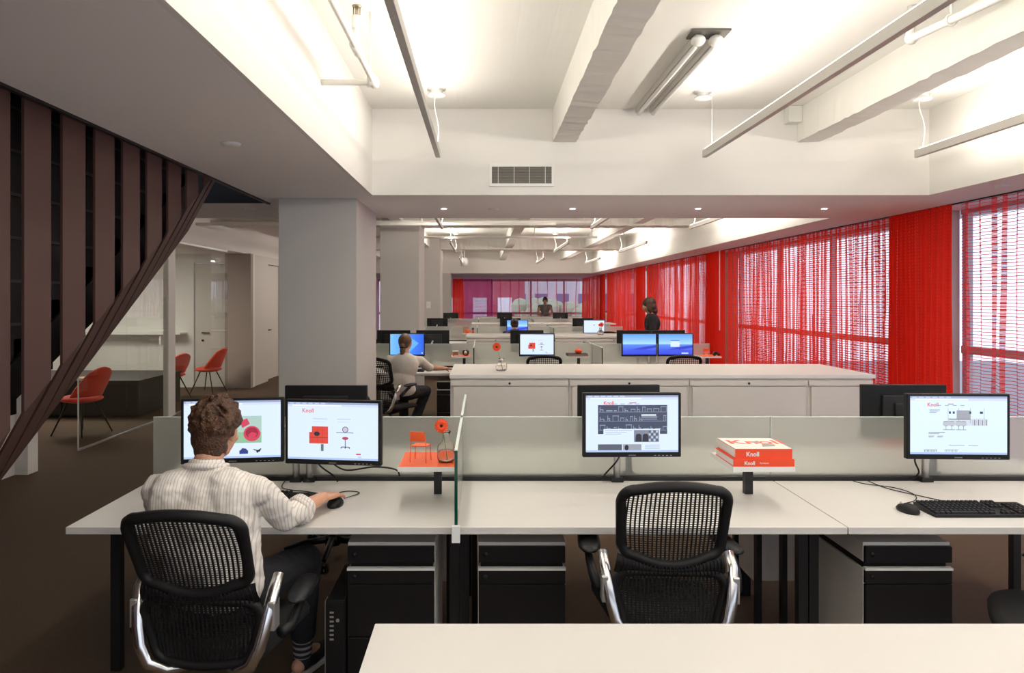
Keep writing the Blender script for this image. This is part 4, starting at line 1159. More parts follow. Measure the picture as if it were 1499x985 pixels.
monitor('black monitor back seen above the man\'s right screen', -.845, 3.85, 1.010, RB, None, front=False)
monitor('black monitor back seen behind the middle desk screen', .735, 3.83, 1.015, RB+math.radians(3), None, front=False)
monitor('black monitor back seen left of the right desk screen', 2.262, 3.82, 1.018, RB+math.radians(-2), None, front=False)
o5 = PITCH
monitor('blue screen in front of the seated woman in cream', -.945, 8.93, 1.045, math.radians(3), 'blue', row=1)
monitor('second-row middle screen showing a small red sofa', .685, 8.93, 1.045, 0, 'sofa', row=1)
monitor('left one of the twin blue seascape screens', 1.970, 8.93, 1.045, math.radians(2), 'sea', row=1, polex=2.15)
monitor('right one of the twin blue seascape screens, with a small window open', 2.425, 8.93, 1.045, math.radians(-2), 'sea_window', row=1, polex=2.25)
monitor('black monitor back at the left, behind the seated woman\'s screen', -1.19, 9.55, 1.055, RB, None, front=False, row=1)
monitor('black monitor back just right of the seated woman\'s screen', -.665, 9.55, 1.055, RB, None, front=False, row=1)
monitor('black monitor back half hidden by the small red sofa screen', .60, 9.55, 1.055, RB, None, front=False, row=1)
monitor('black monitor back behind the left blue seascape screen', 2.03, 9.55, 1.055, RB, None, front=False, row=1)
monitor('black monitor back behind the right blue seascape screen', 2.50, 9.55, 1.055, RB, None, front=False, row=1)
monitor('blue screen in front of the seated person in navy', .72, 14.62, 1.045, 0, 'sea', row=2)
monitor('white screen with a red dot in the third row', 2.30, 14.62, 1.045, 0, 'dot', row=2)
monitor('black monitor back left of the second column, third row', -.965, 15.25, 1.06, RB, None, front=False, row=2)
monitor('black monitor back behind the screen of the person in navy', .60, 15.25, 1.06, RB, None, front=False, row=2)
monitor('black monitor back behind the white screen with a red dot', 2.16, 15.25, 1.06, RB, None, front=False, row=2)
monitor('leftmost black monitor back in the farthest desk row', -.93, 20.95, 1.06, RB, None, front=False, row=3)
monitor('middle black monitor back in the farthest desk row', .66, 20.95, 1.06, RB, None, front=False, row=3)
monitor('right black monitor back in the farthest desk row, beside the woman in grey', 2.30, 20.95, 1.06, RB, None, front=False, row=3)

# ------------------------------------------------------------------ side shelves with things on them
def shelf(x, r, label, w=.245, top=True):
    oy = PITCH*r
    t = thing('desk_shelf', label, 'shelf', (x, oy, 0), 0, 'small raised desk shelves')
    MB().box(0, w, 2.98, 3.27, .898, .918).build('board', M['cord'], t, bevel=.001)
    if top: MB().box(.002, w-.002, 2.982, 3.268, .9181, .9195).build('orange_top', M['orange'], t)
    MB().box(w*.55, w*.55+.035, 3.23, 3.265, .7355, .8978).build('post', M['blackm'], t)
    return t
shelf(-.355, 0, 'orange-topped shelf with the mini chair and vase, beside the man')
shelf(1.052, 0, 'white shelf under the two red books', .262, False)
shelf(-.38, 1, 'orange-topped shelf right of the seated woman in cream')
shelf(1.06, 1, 'shelf under the dark book and orange ball, second row')
shelf(2.68, 1, 'orange-topped shelf at the right end of the second row')
shelf(-.40, 2, 'orange-topped shelf in the third row, left of the person in navy')
shelf(1.06, 2, 'white shelf in the third row, between the two screens', .245, False)
ST = .9197
# mini chair
t = thing('miniature_chair', 'miniature orange-red chair on the orange shelf', 'miniature chair', (-.268, 3.085, ST), math.radians(-14))
t.scale = (.155,)*3
for sx in (-1, 1):
    MB().tube([(sx*.235, -.22, 0), (sx*.225, -.20, .43), (sx*.20, -.215, .78)], .012, 8).build('rear_leg', M['orange'], t, True)
    MB().tube([(sx*.235, .22, 0), (sx*.225, .20, .43), (sx*.215, .14, .445)], .012, 8).build('front_leg', M['orange'], t, True)
MB().box(-.215, .215, -.19, .22, .435, .465).build('seat', M['orange'], t, bevel=.014, bseg=3)
mb = MB(); vs = []
for k in range(9):
    u = -1+2*k/8; yb = -.235-.03*(1-u*u)
    vs += [(u*.22, yb, .60+.0*(u*u)), (u*.215, yb-.02, .87), (u*.215, yb-.035, .87), (u*.22, yb-.015, .60)]
fs = [(4*k+j, 4*k+(j+1) % 4, 4*k+4+(j+1) % 4, 4*k+4+j) for k in range(8) for j in range(4)]+[(0,1,2,3), (35,34,33,32)]
MB().add(vs, fs).build('backrest', M['orange'], t, True, bevel=.01)
# vase + gerbera
def gerbera(name, label, base, top, r, cat='flower', face=(0,-1,.35)):
    t = thing(name, label, cat, base)
    d = V(top)-V(base)
    MB().tube([(0,0,0), d*.5+V((.004,0,0)), d*.97], .0022, 6).build('stem', M['stem'], t, True)
    zax = V(face).normalized(); q = zax.to_track_quat('Z', 'Y').to_matrix().to_4x4()
    T = Matrix.Translation(d) @ q
    pm = MB()
    for ring, (n, rr, zz) in enumerate(((16, r, 0), (14, r*.78, .0015))):
        for k in range(n):
            a = 2*PI*k/n+ring*.2; c_, s_ = math.cos(a), math.sin(a); w = r*.17
            pts = [(.2*rr, -w*.5, zz), (.65*rr, -w, zz+.0015), (.93*rr, -w*.8, zz), (rr, 0, zz-.001), (.93*rr, w*.8, zz), (.65*rr, w, zz+.0015), (.2*rr, w*.5, zz)]
            pts = [(x*c_-y_*s_, x*s_+y_*c_, z_) for x, y_, z_ in pts]
            pm.prism(pts, (0,0,-.0008), T=T)
    pm.build('petals', M['petal'], t)
    MB().ell((0,0,.001), (r*.24, r*.24, r*.10), seg=14, rings=8, T=T).build('flower_heart', mat('dark_flower_heart', (.03,.012,.008), .8), t, True)
    return t
def vase(label, loc, R, H, water=True):
    t = thing('glass_vase', label, 'vase', loc)
    k = H/.155
    prof = [(.012, .0005), (R*.82, .001), (R, .018*k), (R*1.02, .06*k), (R*.93, .082*k), (R*.52, .100*k), (R*.40, .112*k), (R*.40, .135*k), (R*.50, .150*k), (R*.50, .153*k),
            (R*.36, .148*k), (R*.34, .112*k), (R*.46, .103*k), (R*.86, .082*k), (R*.95, .06*k), (R*.93, .020*k), (R*.75, .007*k), (.01, .006*k)]
    MB().lathe(prof, 32).build('vase_body', M['vglass'], t, True)
    if water: MB().lathe([(.01, .0075*k), (R*.74, .0078*k), (R*.915, .021*k), (R*.93, .055*k), (.005, .0551*k)], 28).build('water', M['vwater'], t, True)
    return t
def vglass(name, rough, tint, ior):
    m = bpy.data.materials.new(name); m.use_nodes = True; b = m.node_tree.nodes['Principled BSDF']
    b.inputs['Base Color'].default_value = (*tint, 1); b.inputs['Transmission Weight'].default_value = 1.0; b.inputs['Roughness'].default_value = rough; b.inputs['IOR'].default_value = ior
    return m
M['vglass'] = vglass('clear_vase_glass', 0.0, (1, .99, .97), 1.42); M['vwater'] = vglass('vase_water', 0, (1, 1, .98), 1.2)
vloc = (-.156, 3.07, ST)
vase('clear glass vase with one gerbera on the orange shelf by the divider', vloc, .039, .135)
gerbera('gerbera', 'orange-red gerbera in the vase on the orange shelf', (vloc[0]+.004, vloc[1], ST+.012), (-.176, 3.06, 1.077), .031, face=(-.25, -1, .25))
# books
def book(label, x0, x1, y0, y1, z, h, rz, cover):
    t = thing('book', label, 'book', (x0, y0, z), rz)
    w, d = x1-x0, y1-y0
    MB().box(.003, w-.003, .004, d-.003, .0025, h-.0025).build('page_block', M['paper'], t)
    MB().box(0, w, 0, .0035, 0, h).box(0, w, .0035, d, 0, .002).box(0, w, .0035, d, h-.002, h).build('cover', cover, t)
    return t
bk = book('lower red book in the pair on the white shelf', 1.056, 1.312, 2.985, 3.22, .9185, .030, 0, M['red'])
text_obj('spine_lettering', 'Knoll', .021, M['cord'], bk, (.045, -.0004, .008), bold=.0005)
text_obj('spine_subtitle', 'Furniture', .010, M['cord'], bk, (.11, -.0004, .012))
bk = book('upper red-and-white book with big red letters, topmost of the pair', 1.067, 1.307, 2.995, 3.225, .949, .042, 0, M['red'])
MB().box(.0, .24, .002, .229, .0422, .0430).build('dust_jacket', M['paper'], bk)
text_obj('spine_lettering', 'Knoll', .026, M['cord'], bk, (.045, -.0006, .0115), bold=.0007)
text_obj('cover_lettering', 'Knoll', .115, mat('red_print', (.80, .12, .06), .6), bk, (.012, .10, .0432), rot=(0,0,0), ext=.0001, bold=.002)
cm = MB().add([(.13, .04, .0434), (.19, .05, .0434), (.20, .09, .0434), (.15, .10, .0434)], [(0,1,2,3)]); cm.add([(.10, .13, .0434), (.15, .12, .0434), (.16, .17, .0434)], [(0,1,2)])
cm.build('cover_picture', M['grayp'], bk)
# second row things
oy = PITCH
t = thing('dark_book', 'closed dark book on the middle second-row shelf under the orange ball', 'book', (1.045, 3.0+oy, ST))
MB().box(.004, .25, .004, .2, .003, .022).build('page_block', M['grayp'], t); MB().box(0, .254, 0, .2, 0, .0028).box(0, .254, 0, .2, .0222, .025).box(0, .0035, 0, .2, .0028, .0222).build('cover', M['blackf'], t)
t = MB().ell((0, 0, .030), (.048, .042, .030), seg=20, rings=12).lathe([(.004, .055), (.008, .064), (.002, .066)], 8).build('orange_gourd', M['petal'], None, True, loc=(1.19, 3.09+oy, ST+.0255))
tag(t, 'round orange ornament on the dark book, second row', 'ornament')
t = thing('camera', 'black camera on the orange shelf right of the woman in cream', 'camera', (-.205, 3.08+oy, ST))
MB().lathe([(.015, 0), (.032, .008), (.042, .035), (.040, .062), (.020, .076)], 20).build('camera_body', M['cam_b'], t, True); MB().cyl((0, -.045, .035), (0, -.034, .035), .022, 16).build('lens_ring', M['silver'], t, True); MB().box(-.012, .012, -.01, .01, .0762, .084).build('flash_shoe', M['silver'], t)
t = thing('box', 'small brown and white box on the orange shelf right of the woman in cream', 'box', (-.33, 3.06+oy, ST))
MB().box(-.035, .035, -.03, .03, 0, .05).build('box_body', mat('brown_card', (.30, .14, .08), .7), t, bevel=.002); MB().box(-.036, .036, -.031, .031, .0502, .062).build('lid', M['paper'], t, bevel=.002)
MB().box(-.02, .06, -.05, -.033, 0, .012).build('label_strip', M['paper'], t)
t = thing('miniature_chair', 'tiny orange wire chair model on the right-end second-row shelf', 'miniature chair', (2.78, 3.1+oy, ST))
MB().box(-.035, .035, -.03, .03, .035, .043).build('seat', M['orange'], t, bevel=.002); MB().box(-.035, .035, .028, .034, .045, .085).build('backrest', M['orange'], t, bevel=.002)
for a_ in (-.03, .03):
    for b_ in (-.025, .025): MB().cyl((a_, b_, 0), (a_, b_, .0348), .003, 6).build('leg', M['orange'], t)
t = thing('toy_car', 'small black model car on the right-end second-row shelf', 'model', (2.885, 3.06+oy, ST))
MB().prism([(-.045, -.02, .012), (.045, -.02, .012), (.045, -.02, .03), (.02, -.02, .034), (.008, -.02, .052), (-.025, -.02, .052), (-.04, -.02, .032)], (0, .04, 0)).build('body', M['cam_b'], t, bevel=.002)
for a_ in (-.026, .026): MB().cyl((a_, -.024, .012), (a_, .024, .012), .012, 12).build('wheels', M['blackf'], t)
ZT = 1.0305
vase('faceted clear glass vase on the nearest storage counter', (.157, 5.86, ZT), .048, .105)
gerbera('gerbera', 'orange-red gerbera leaning left out of the vase on the nearest counter', (.165, 5.86, ZT+.010), (.118, 5.84, 1.228), .037, face=(-.3, -1, .1))
gerbera('gerbera', 'red gerbera in the small vase on the second counter', (1.93, 11.6, ZT+.012), (1.945, 11.58, 1.20), .038, face=(0, -1, .05))
vase('small glass vase on the second storage counter', (1.93, 11.6, ZT), .05, .12)
oy = 2*PITCH
t = thing('orange_cup', 'orange cup on the third-row shelf left of the person in navy', 'cup', (-.30, 3.08+oy, ST)); MB().lathe([(.02, 0), (.03, .01), (.034, .07), (.031, .07), (.027, .012), (.01, .008)], 18).build('cup_body', M['orange'], t, True); MB().tube([(.032, 0, .055), (.055, 0, .05), (.052, 0, .025), (.03, 0, .02)], .004, 6).build('handle', M['orange'], t, True)
t = thing('picture_card', 'pale card propped on the third-row shelf left of the navy figure', 'card', (-.36, 3.2+oy, ST)); MB().box(-.04, .08, -.003, .003, 0, .13).build('card', mat('card_print', (.55, .42, .28), .7, var=.5, vscale=20), t)
t = thing('figurine', 'small figurine with a blue top on the third-row shelf', 'figurine', (-.19, 3.1+oy, ST)); MB().lathe([(.02, 0), (.026, .03), (.014, .06), (.004, .07)], 12).build('base', M['orange'], t, True); MB().ell((0, 0, .09), (.026, .024, .028)).build('head', M['navy'], t, True)

# keyboards, mice, cables
def keyboard(label, loc, rz):
    t = thing('keyboard', label, 'keyboard', loc, rz, 'black keyboards')
    MB().prism([(-.22, -.075, 0), (-.22, .075, 0), (-.22, .075, .022), (-.22, .068, .023), (-.22, -.075, .011)], (.44, 0, 0)).build('case', M['black'], t, bevel=.002)
    kb = MB()
    for r_ in range(6):
        yy = -.066+.0225*r_+(.006 if r_ == 5 else 0)
        def key(x0, x1):
            z0 = .0125+(yy+.066)*.085
            kb.add([(x0, yy, z0-.003), (x1, yy, z0-.003), (x1, yy+.018, z0-.001), (x0, yy+.018, z0-.001), (x0+.002, yy+.003, z0+.007), (x1-.002, yy+.003, z0+.007), (x1-.002, yy+.015, z0+.009), (x0+.002, yy+.015, z0+.009)],
                   [(4,5,6,7), (0,1,5,4), (1,2,6,5), (2,3,7,6), (3,0,4,7)])
        if r_ == 0:
            x = -.213
            for w in (.024, .022, .022, .112, .022, .022, .024): key(x, x+w-.002); x += w
        else:
            x = -.213
            for k in range(14): key(x, x+.0165); x += .0187
        for k in range(3):
            if r_ in (0, 3, 4, 5) or k == 1 and r_ == 1: key(.060+.0187*k, .060+.0187*k+.0165)
        if r_ < 5:
            for k in range(4): key(.128+.0187*k, .128+.0187*k+.0165)
    kb.build('keys', M['black'], t)
    return t
keyboard('black keyboard in front of the right desk screen', (2.06, 2.96, DT), 0)
keyboard('black keyboard beside the man\'s mouse hand', (-.965, 3.12, DT), math.radians(-3))
keyboard('black keyboard in front of the woman in cream', (-.93, 8.7, DT), 0)
def mouse(label, loc, rz):
    t = thing('computer_mouse', label, 'computer mouse', loc, rz, 'black mice')
    mb = MB(); vs = []; n = 20
    for (s, z) in ((.94, .0), (1.0, .008), (.95, .019), (.78, .029), (.48, .035), (.12, .0368)):
        for k in range(n):
            a = 2*PI*k/n; vs.append((.031*s*math.cos(a)*(1-.1*math.sin(a)), .055*s*math.sin(a), z-(.006*max(0, math.sin(a)) if z > .01 else 0)))
    fs = [(r_*n+k, r_*n+(k+1) % n, (r_+1)*n+(k+1) % n, (r_+1)*n+k) for r_ in range(5) for k in range(n)]+[tuple(range(n))[::-1], tuple(5*n+k for k in range(n))]
    mb.add(vs, fs).build('body', M['black'], t, True)
    MB().cyl((-.003, .03, .0275), (.003, .03, .0275), .008, 12).build('scroll_wheel', M['silver'], t, True)
    return t
mouse('black mouse on the right desk left of the keyboard', (1.775, 2.965, DT), math.radians(14))
mouse('black mouse under the man\'s right hand', (-.630, 3.055, DT), math.radians(-12))
def cable(label, pts, r=.0022, m='black', name='cable'):
    P_ = [V(p) for p in pts]; out = []
    for i in range(len(P_)-1):
        p0 = P_[max(i-1, 0)]; p1 = P_[i]; p2 = P_[i+1]; p3 = P_[min(i+2, len(P_)-1)]
        for k in range(8):
            t = k/8; out.append(.5*((2*p1)+(p2-p0)*t+(2*p0-5*p1+4*p2-p3)*t*t+(-p0+3*p1-3*p2+p3)*t*t*t))
    out.append(P_[-1])
    o = MB().tube(out, r, 6).build(name, M[m], None, True)
    tag(o, label, 'cable'); return o
zt = DT+.004
cable('thin black mouse cable curling on the right desk', [(1.79, 3.03, DT+.014), (1.80, 3.06, zt), (1.90, 3.12, zt), (1.955, 3.22, zt), (1.93, 3.33, zt), (1.83, 3.40, zt), (1.80, 3.46, zt)])
cable('thin black keyboard cable on the right desk', [(2.06, 3.045, DT+.012), (2.03, 3.10, zt), (1.96, 3.20, zt), (1.89, 3.32, zt), (1.875, 3.46, zt)])
cable('thin black mouse cable beside the man\'s right hand', [(-.608, 3.12, DT+.012), (-.56, 3.24, zt), (-.62, 3.27, zt), (-.70, 3.22, zt), (-.80, 3.26, zt), (-.93, 3.32, zt), (-.96, 3.46, zt)])
cable('black monitor cables hanging behind the man\'s right screen', [(-.72, 3.27, .95), (-.735, 3.40, .86), (-.66, 3.42, .80), (-.52, 3.42, .815), (-.42, 3.43, .80), (-.40, 3.44, .765)], .004)
cable('second black cable looping behind the man\'s right screen', [(-.76, 3.27, .93), (-.78, 3.38, .84), (-.72, 3.42, .775), (-.70, 3.44, .74)], .004)
cable('black cable hanging along the silver pole of the middle screen', [(.655, 3.28, .97), (.648, 3.39, .86), (.60, 3.42, .79), (.57, 3.44, .745)], .004)
cable('black cable loop beside the silver pole of the right screen', [(2.09, 3.27, .96), (2.085, 3.42, .86), (2.095, 3.41, .79), (2.07, 3.44, .745)], .004)

# ------------------------------------------------------------------ lounge behind the glass partition
t = thing('low_credenza', 'long low black credenza behind the glass partition', 'credenza', (-7.8, 9.66, 0))
MB().box(0, 3.13, 0, 1.39, .47, .51).build('top', M['wood'], t, bevel=.003)
MB().box(.02, 3.11, .02, 1.37, .03, .469).build('body', M['wood'], t)
for k in range(3): MB().box(.04+1.03*k, 1.04+1.03*k, .001, .019, .05, .46).build('door', M['wood'], t, bevel=.002)
mz = thing('magazine', 'yellow-brown magazine lying on the low black credenza', 'magazine', (-5.6, 9.8, .5102), .3)
MB().box(0, .22, 0, .28, 0, .008).build('pages', M['paper'], mz); MB().box(-.001, .221, 0, .28, .0081, .010).build('cover', mat('ochre_print', (.45, .26, .10), .6, var=.4, vscale=30), mz)
t = thing('reflection_board', 'long white board standing in for desks reflected in the glass partition', 'shelf', (-8.0, 12.7, 0))
MB().box(0, 2.6, 0, .299, .98, 1.01).build('board', M['cord'], t, bevel=.002)  # solid board modelling a reflection of the desks
MB().box(.3, .33, .05, .299, .80, .979).box(2.2, 2.23, .05, .299, .80, .979).build('bracket', M['cord'], t)
def shell_chair(label, loc, rz):
    t = thing('lounge_chair', label, 'chair', loc, rz, 'red upholstered chairs')
    vs = []; nu, nv = 16, 12
    for i in range(nu+1):
        u = -1+2*i/nu
        for k in range(nv+1):
            s = k/nv; wz = math.sin(PI*min(.5+.5*(1-s), 1)) if s > .4 else 1
            w = .25*(1-.55*max(0, s-.35)**1.5)
            z = .50+.37*s*(1-.18*u*u); yy = -.20-.13*s+.17*u*u*(1-.6*s)
            vs.append((u*w, yy, z))
    n = nv+1; fs = [(i*n+k, (i+1)*n+k, (i+1)*n+k+1, i*n+k+1) for i in range(nu) for k in range(nv)]
    b = MB().add(vs, fs).build('backrest', M['chair_red'], t, True)
    so = b.modifiers.new('th', 'SOLIDIFY'); so.thickness = .035; so.offset = 0
    MB().ell((0, .03, .455), (.255, .26, .055), seg=24, rings=12).build('seat', M['chair_red'], t, True)
    for sx in (-1, 1):
        for sy in (-1, 1):
            MB().tube([(sx*.12, sy*.10+.03, .41), (sx*.25, sy*.24+.02, .0)], [.013, .009], 8).build('leg', M['blackm'], t, True)
    return t
c0 = shell_chair('red chair nearest the slatted staircase, seen behind the glass edge', (-4.80, 8.55, 0), math.radians(75)); c0.scale = (.93, .93, .93)
copy_tree(c0, 'left one of the two red chairs behind the far glass pane', (-5.02, 11.50, 0), math.radians(65)).scale = (.86,)*3
copy_tree(c0, 'right one of the two red chairs behind the far glass pane', (-4.74, 12.35, 0), math.radians(80)).scale = (.88,)*3
# give the copies' backrests their thickness (the modifier travels with the copy)

# ------------------------------------------------------------------ people
def hand(mb, wrist, d, nrm, side, curl=.5, spread=.10):
    """palm along d, back of the hand facing nrm; side=+1 thumb towards +(d x nrm)"""
    d = V(d).normalized(); nrm = V(nrm).normalized(); s = d.cross(nrm).normalized()*side
    w = V(wrist)
    for k, off in enumerate((-.030, -.010, .011, .031)):
        mb.cap(w+s*off*.6, w+d*.085+s*off, .014, .0125, 10)
    L_ = [.062, .078, .084, .076]; offs = [-.034, -.0115, .0115, .033]
    for k in range(4):
        p = w+d*.088+s*offs[k]; dd = (d+s*spread*offs[k]/.03).normalized(); a = 0
        segs = [L_[k]*.45, L_[k]*.30, L_[k]*.25]; r = [.0098, .0088, .0080, .0068]
        for j in range(3):
            a += curl*(.55 if j == 0 else .75)
            v = dd*math.cos(a)-nrm*math.sin(a); q = p+v*segs[j]; mb.cap(p, q, r[j], r[j+1], 8); p = q
    p = w+d*.025+s*.030-nrm*.006
    v = (d*.65+s*.62-nrm*.35).normalized(); q = p+v*.042; mb.cap(p, q, .014, .011, 8)
    v = (d*.9+s*.25-nrm*.35).normalized(); r2 = q+v*.032; mb.cap(q, r2, .011, .009, 8); mb.cap(r2, r2+v*.016, .009, .0075, 8)

def head(mb, c, yaw, pitch=0.0, k=1.0):
    R = (Matrix.Translation(V(c)) @ Euler((pitch, 0, yaw)).to_matrix().to_4x4() @ Matrix.Scale(k, 4))
    def e(p, r, rot=(0,0,0), **kw): mb.ell(p, r, rot, T=R, **kw)
    e((0, -.012, .022), (.074, .092, .088), seg=24, rings=16)          # cranium
    e((0, .030, -.020), (.060, .062, .080), seg=20, rings=14)          # face
    e((0, .042, -.078), (.036, .036, .028))                            # chin
    e((0, .010, -.070), (.052, .050, .030))                            # jaw
    e((0, .088, -.010), (.010, .012, .024), (-.3, 0, 0)); e((0, .097, -.028), (.014, .012, .010))   # nose
    e((0, .080, -.056), (.022, .012, .006)); e((0, .078, -.065), (.019, .012, .007))                # lips
    e((0, .070, .022), (.050, .020, .012))                             # brow
    for s in (-1, 1):
        e((s*.042, .058, -.028), (.020, .022, .018))
        e((s*.077, -.006, -.012), (.008, .018, .031), (0, s*.25, 0)); e((s*.080, -.014, .004), (.009, .016, .018), (0, s*.3, 0))
    return R
def face_parts(R, t):
    for s in (-1, 1):
        ey = MB().ell((s*.030, .074, .004), (.013, .009, .008), T=R).build('eye', M['paper'], t, True)
        MB().ell((s*.030, .0815, .004), (.0055, .003, .0055), T=R).build('iris', M['blackf'], ey, True)
        MB().tube([R @ V((s*.014, .088, .020)), R @ V((s*.032, .087, .026)), R @ V((s*.050, .076, .020))], .0035, 6).build('eyebrow', M['hair'], t, True)
    MB().tube([R @ V((-.020, .087, -.060)), R @ V((0, .092, -.061)), R @ V((.020, .087, -.060))], .003, 6).build('lips', mat('lips', (.40, .12, .10), .5), t, True)

def person(label, loc, rz, J, mats, hair='short', voxel=.006, skirt=False, fine=True, seated=True, k=1.0, slv=True, extra=None, cuff=.30):
    t = thing('person', label, 'person', loc, rz, None)
    g = {n: V(p) for n, p in J.items() if not isinstance(p, (int, float))}
    yaw = J.get('yaw', 0.0); pit = J.get('pitch', 0.0)
    b = MB()
    R = head(b, g['head'], yaw, pit, k)
    nb = g['neck']; b.cap(nb, g['head']+R.to_3x3() @ V((0, -.02, -.045)), .056*k, .050*k)
    # torso
    b.ell(g['chest'], (.150*k, .095*k, .165*k), J['trot']); b.ell(g['belly'], (.125*k, .090*k, .13*k), J['trot']); b.ell(g['pelvis'], (.150*k, .105*k, .105*k))
    b.cap(g['pelvis'], g['belly'], .09*k, .09*k); b.cap(g['belly'], g['chest'], .09*k, .09*k); b.cap(g['chest'], nb, .08*k, .05*k)
    for s in 'LR':
        sh, el, wr = g['sh'+s], g['el'+s], g['wr'+s]
        b.cap(nb+V((0, 0, -.055)), sh+V((0,0,-.01)), .034*k, .042*k); b.cap(sh, el, .045*k, .036*k); b.cap(el, el.lerp(wr, .35), .038*k, .038*k); b.cap(el.lerp(wr, .35), wr, .038*k, .025*k)
        if 'hd'+s in g:
            hd = g['hd'+s]; hand(b, wr, hd, J.get('hn'+s, (0, 0, 1)), -1 if s == 'R' else 1, J.get('curl', .45))
        hi, kn, an = g['hi'+s], g['kn'+s], g['an'+s]
        b.cap(hi, kn, .078*k, .052*k); b.cap(kn, kn.lerp(an, .35), .052*k, .054*k); b.cap(kn.lerp(an, .35), an, .054*k, .034*k)
        fd = V(J.get('fd'+s, (0, 1, 0))); b.cap(an, an+fd*.14+V((0, 0, -.045)), .036*k, .026*k); b.cap(an+V((0,0,-.03)), an-fd*.03+V((0,0,-.045)), .032, .03)
    body = fuse('body', b, M[mats['skin']], t, voxel, 5)
    if fine: face_parts(R, t)
    # shirt
    c = MB(); e = .014
    c.ell(g['chest'], (.158*k+e, .105*k+e, .165*k), J['trot'], seg=24, rings=14); c.ell(g['belly'], (.140*k+e, .105*k+e, .15*k), J['trot'], seg=24, rings=14)
    c.cap(g['belly'], g['chest'], .105*k, .100*k); c.cap(g['chest'], nb+V((0, -.01, -.045)), .095*k, .060*k)
    if not skirt: c.ell(g['pelvis']+V((0, 0, .03)), (.160*k+e, .122*k+e, .105*k))
    if J.get('broad'):
        for s_ in (-1, 1):
            c.cap(g['chest']+V((s_*.10, 0, .03)), g['pelvis']+V((s_*.085, .0, .03)), .095, .085)
            c.cap(nb+V((s_*.02, -.02, -.055)), g['sh'+('L' if s_ < 0 else 'R')]+V((0, -.015, 0)), .066, .056)
            c.cap(g['chest']+V((s_*.095, -.01, .06)), g['chest']+V((s_*.09, -.01, -.1)), .092, .092)
    for s in 'LR':
        sh, el, wr = g['sh'+s], g['el'+s], g['wr'+s]
        c.cap(nb+V((0, -.005, -.050)), sh+V((0, 0, -.005)), .055*k, .060*k)
        if slv:
            end = el.lerp(wr, cuff)
            c.cap(sh, sh.lerp(el, .5), .062*k, .058*k); c.cap(sh.lerp(el, .5), el, .058*k, .054*k); c.cap(el, end, .055*k, .050*k)
            if mats['top'] == 'shirt':
                dd = (wr-el).normalized(); u_ = dd.orthogonal().normalized(); w_ = dd.cross(u_)
                for q_, rr_ in ((0, .049), (.018, .050), (.034, .048)):
                    MB().tube([end+dd*(q_+.004*math.sin(3*a_))+(u_*math.cos(a_)+w_*math.sin(a_))*(rr_+.002*math.sin(5*a_)) for a_ in [2*PI*i_/24 for i_ in range(24)]], .0095, 8, closed=True, flat=1.0).build('rolled_cuff', M['shirt'], t, True)
        else: c.cap(sh, sh.lerp(el, .12), .054*k, .050*k)
    fuse('shirt', c, M[mats['top']], t, voxel*1.15, 10 if J.get('broad') else 4, disp=(J.get('fold', .016), J.get('foldscale', .10)))
    if mats['top'] == 'shirt':
        q = []
        for i in range(20):
            a = 2*PI*i/20
            q.append(nb+V((.068*math.sin(a), -.012+.062*math.cos(a), -.008-.012*math.cos(a))))
        MB().tube(q, .014, 8, closed=True, flat=.7, up=(0,0,1)).build('collar_roll', M['shirt'], t, True)
        vs = []; n = 28
        for (rr, dz) in ((.070, -.030), (.061, .006), (.054, .010), (.060, -.028)):
            for i in range(n):
                a = 2*PI*i/n; vs.append(nb+V((rr*math.sin(a), -.010+rr*.95*math.cos(a), dz+.006-.010*math.cos(a))))
        fs = [(r_*n+i, r_*n+(i+1) % n, ((r_+1) % 4)*n+(i+1) % n, ((r_+1) % 4)*n+i) for r_ in range(4) for i in range(n)]
        MB().add(vs, fs).build('collar', M['shirt'], t, True)
    # trousers / skirt
    c = MB(); c.ell(g['pelvis']+V((0, .01, -.03)), (.155*k+.006, .108*k, .080*k))
    for s in 'LR':
        hi, kn, an = g['hi'+s], g['kn'+s], g['an'+s]
        c.cap(g['pelvis']+V((0, .01, -.03)), hi, .085*k, .090*k); c.cap(hi, kn, .094*k, .068*k); c.cap(kn, kn.lerp(an, .35), .068*k, .066*k); c.cap(kn.lerp(an, .35), kn.lerp(an, .76), .066*k, .060*k)
    fuse('trousers', c, M[mats['leg']], t, voxel*1.3, 3, disp=(.01, .08))
    for s in 'LR':
        an = g['an'+s]; kn = g['kn'+s]; fd = V(J.get('fd'+s, (0, 1, 0))).normalized()
        sc = MB(); sc.cap(kn.lerp(an, .68), an, .046, .040); so = fuse('sock', sc, M['sock' if mats['top'] == 'shirt' else mats['leg']], t, .006, 2)
        sd = V((-fd.y, fd.x, 0)); base = V((an.x, an.y, 0)); hz = an.z-.068
        up = MB(); up.cap(an+V((0, 0, -.035)), an+fd*.06+V((0, 0, -.042)), .042, .038); up.cap(an+fd*.06+V((0,0,-.045)), an+fd*.17+V((0, 0, -.050)), .040, .034)
        shoe = fuse('shoe', up, M['shoe'], t, .006, 3)
        q = [base+fd*(-.055), base+fd*(-.045)+sd*.030, base+fd*.05+sd*.036, base+fd*.14+sd*.042, base+fd*.19+sd*.028, base+fd*.21, base+fd*.19-sd*.028, base+fd*.14-sd*.042, base+fd*.05-sd*.036, base+fd*(-.045)-sd*.030]
        q = [p+V((0, 0, max(hz-.025, .001))) for p in q]
        MB().prism(q, (0, 0, .022)).build('sole', M['sole'], shoe, bevel=.004)
    # hair
    h = MB(); rnd = random.Random(11)
    def e(p, r, rot=(0,0,0), **kw): h.ell(p, r, rot, T=R, **kw)
    hm = M[mats['hair']]
